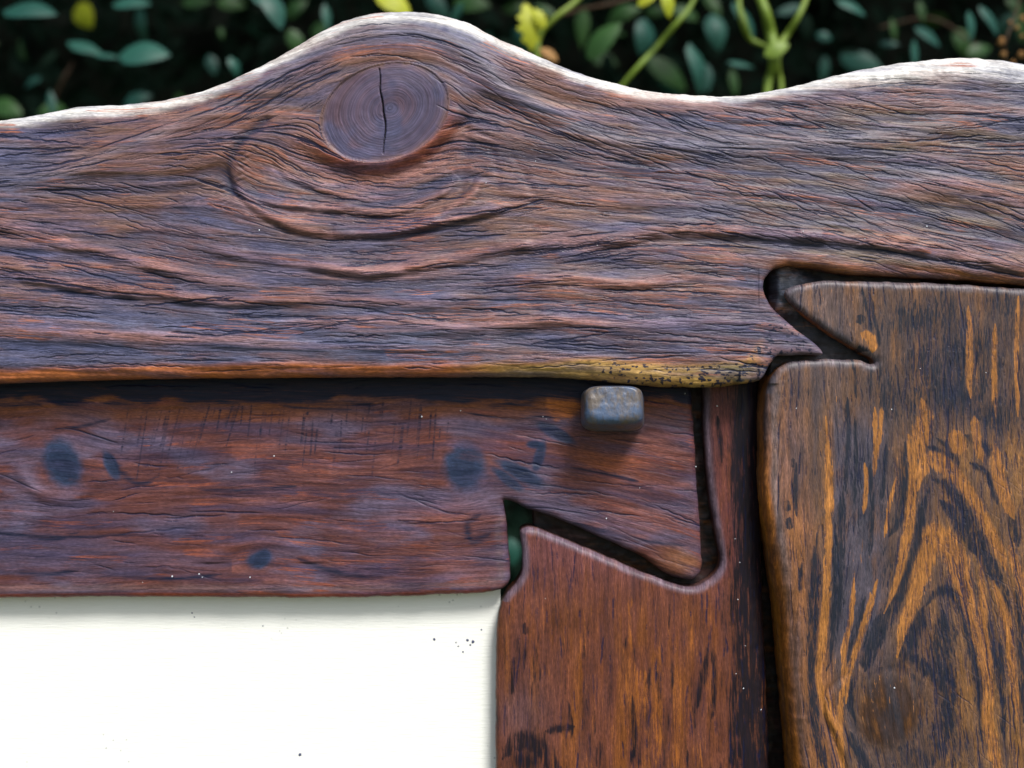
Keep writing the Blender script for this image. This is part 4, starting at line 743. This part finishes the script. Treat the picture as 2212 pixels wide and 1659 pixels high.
tube('stem', [(1610, -90), (1640, -10), (1655, 30), (1664, 70), (1672, 112), (1668, 150), (1657, 200), (1650, 420)], [10, 10, 11, 12, 13, 9, 9, 9], m_stem, sh, Yf)
tube('stem', [(1768, -90), (1742, -5), (1722, 40), (1700, 75), (1680, 108), (1681, 150), (1688, 200), (1690, 420)], [6, 6, 6, 7, 9, 6, 6, 6], m_stem, sh, Yf+.004)
tube('stem', [(1598, -70), (1596, 10), (1608, 55), (1622, 85), (1655, 100)], [5, 6, 9, 6, 4], m_stem, sh, Yf+.03)
leaf(sh, LM[0], 1678, 108, 60, -25, 0, -10, Yf-.01, m_stem, .9)
leaf(sh, LM[1], 1606, 48, 70, 75, 0, -10, Yf+.03, m_stem, .5)
s2 = empty('leaning_shoot', P(1350, 400, Yf)); tag(s2, 'thin green shoot leaning up to the right, with bright yellow leaves at the top edge', 'plant shoot')
tube('stem', [(1545, -110), (1496, 5), (1462, 50), (1428, 90), (1392, 130), (1350, 178), (1290, 260), (1240, 420)], [4, 5, 6.5, 5.5, 6.5, 5.5, 6, 6], m_stem, s2, Yf)
leaf(s2, LM[0], 1441, 8, 66, 82, 0, -20, Yf-.02, m_yel, .8); leaf(s2, LM[0], 1402, -4, 60, -35, 0, -25, Yf-.02, m_yel, .8)
s3 = empty('yellowing_sprig', P(1160, 400, Yf)); tag(s3, 'small sprig with jagged yellow-green leaf beside the right slope of the hump', 'plant sprig')
tube('stem', [(1300, -60), (1245, 2), (1200, 38), (1165, 80), (1160, 130), (1160, 300)], [4, 6, 6, 6, 7, 6], m_stem, s3, Yf+.03)
leaf(s3, LY, 1142, 58, 104, 82, 0, -15, Yf, m_yel, .75); leaf(s3, LY, 1165, 40, 50, 60, 0, -10, Yf-.005, m_yel, .9); leaf(s3, LY, 1185, 118, 48, 35, 0, -20, Yf+.01, m_dry, .8); leaf(s3, LM[1], 1160, 110, 60, 88, 0, -10, Yf+.01, m_stem, .6)
s4 = empty('yellow_leaf', P(850, 300, .6)); tag(s4, 'pale yellow-green leaf just above the top of the hump', 'leaf')
leaf(s4, LM[0], 850, 8, 92, 35, 0, -25, .5, m_yel, 1.0).data = LC[m_yel.name+LM[0].name]
tube('stem', [(880, 30), (900, 80), (905, 300)], [4, 4, 4], m_twig, s4, .52)
s5 = empty('yellow_leaf', P(180, 300, .6)); tag(s5, 'blurred round yellow leaf at the upper left, above the teal leaves', 'leaf')
leaf(s5, LM[2], 184, 34, 62, 60, 0, 15, .80, m_yel, 1.15)
tube('stem', [(190, 60), (196, 80), (204, 96)], [2, 2, 1.5], m_dark, s5, .81)
s6 = empty('dry_seed_sprig', P(2180, 400, Yf)); tag(s6, 'dry twig with small orange-brown seed heads at the upper right corner', 'dry twig')
tube('stem', [(2176, 300), (2170, 130), (2175, 80), (2200, 10), (2210, -80)], [3, 2.5, 2.5, 2.5, 2], m_twig, s6, Yf)
def head(dx, dy, r):
    bm = bmesh.new(); bmesh.ops.create_icosphere(bm, subdivisions=3, radius=r*.75*U*(CAMD+Yf)/CAMD)
    for v in bm.verts: v.co *= 1+.45*(float(vnoise(np.array([v.co.x*900+50]), np.array([v.co.z*900+50+v.co.y*500]), 3, 2)[0])-.5)*2
    me = bpy.data.meshes.new('seed_head'); bm.to_mesh(me); bm.free(); o = link('seed_head', me, m_dry, s6); o.location = P(dx, dy, Yf)-s6.location; o.matrix_parent_inverse = Matrix.Identity(4)
for q in [(2164, 90, 11), (2168, 118, 8), (2206, 118, 9), (2196, 60, 6), (2210, 40, 9), (2182, 48, 5), (2188, 135, 6), (2208, 78, 5)]: head(*q)
tube('twig', [(60, 330), (118, 210), (140, 165), (158, 135)], [3, 3, 4, 1], m_twig, hedge, .8)
tube('twig', [(1190, 40), (1250, 22), (1320, 8), (1420, -20)], [4, 4, 4, 3], m_twig, hedge, .58)
tube('twig', [(1900, 60), (1985, 40), (2040, 50), (2110, 100)], [3, 3, 3, 3], m_twig, hedge, .7)

# ------------------------------------------------------------------ ground far below, outside the picture: grass
me = bpy.data.meshes.new('ground'); me.from_pydata([(-60, -60, -1.35), (60, -60, -1.35), (60, 60, -1.35), (-60, 60, -1.35)], [], [(0, 1, 2, 3)]); me.update()
b = NB('ground_grass'); tc = b.n('ShaderNodeTexCoord').outputs['Object']; n1 = b.noise(b.vec(tc, (3, 3, 3)), det=5); b.l(b.mix(n1, (.05, .07, .025), (.10, .11, .05)), b.b.inputs['Base Color']); b.b.inputs['Roughness'].default_value = .9
tag(link('ground', me, b.m), kind='structure')
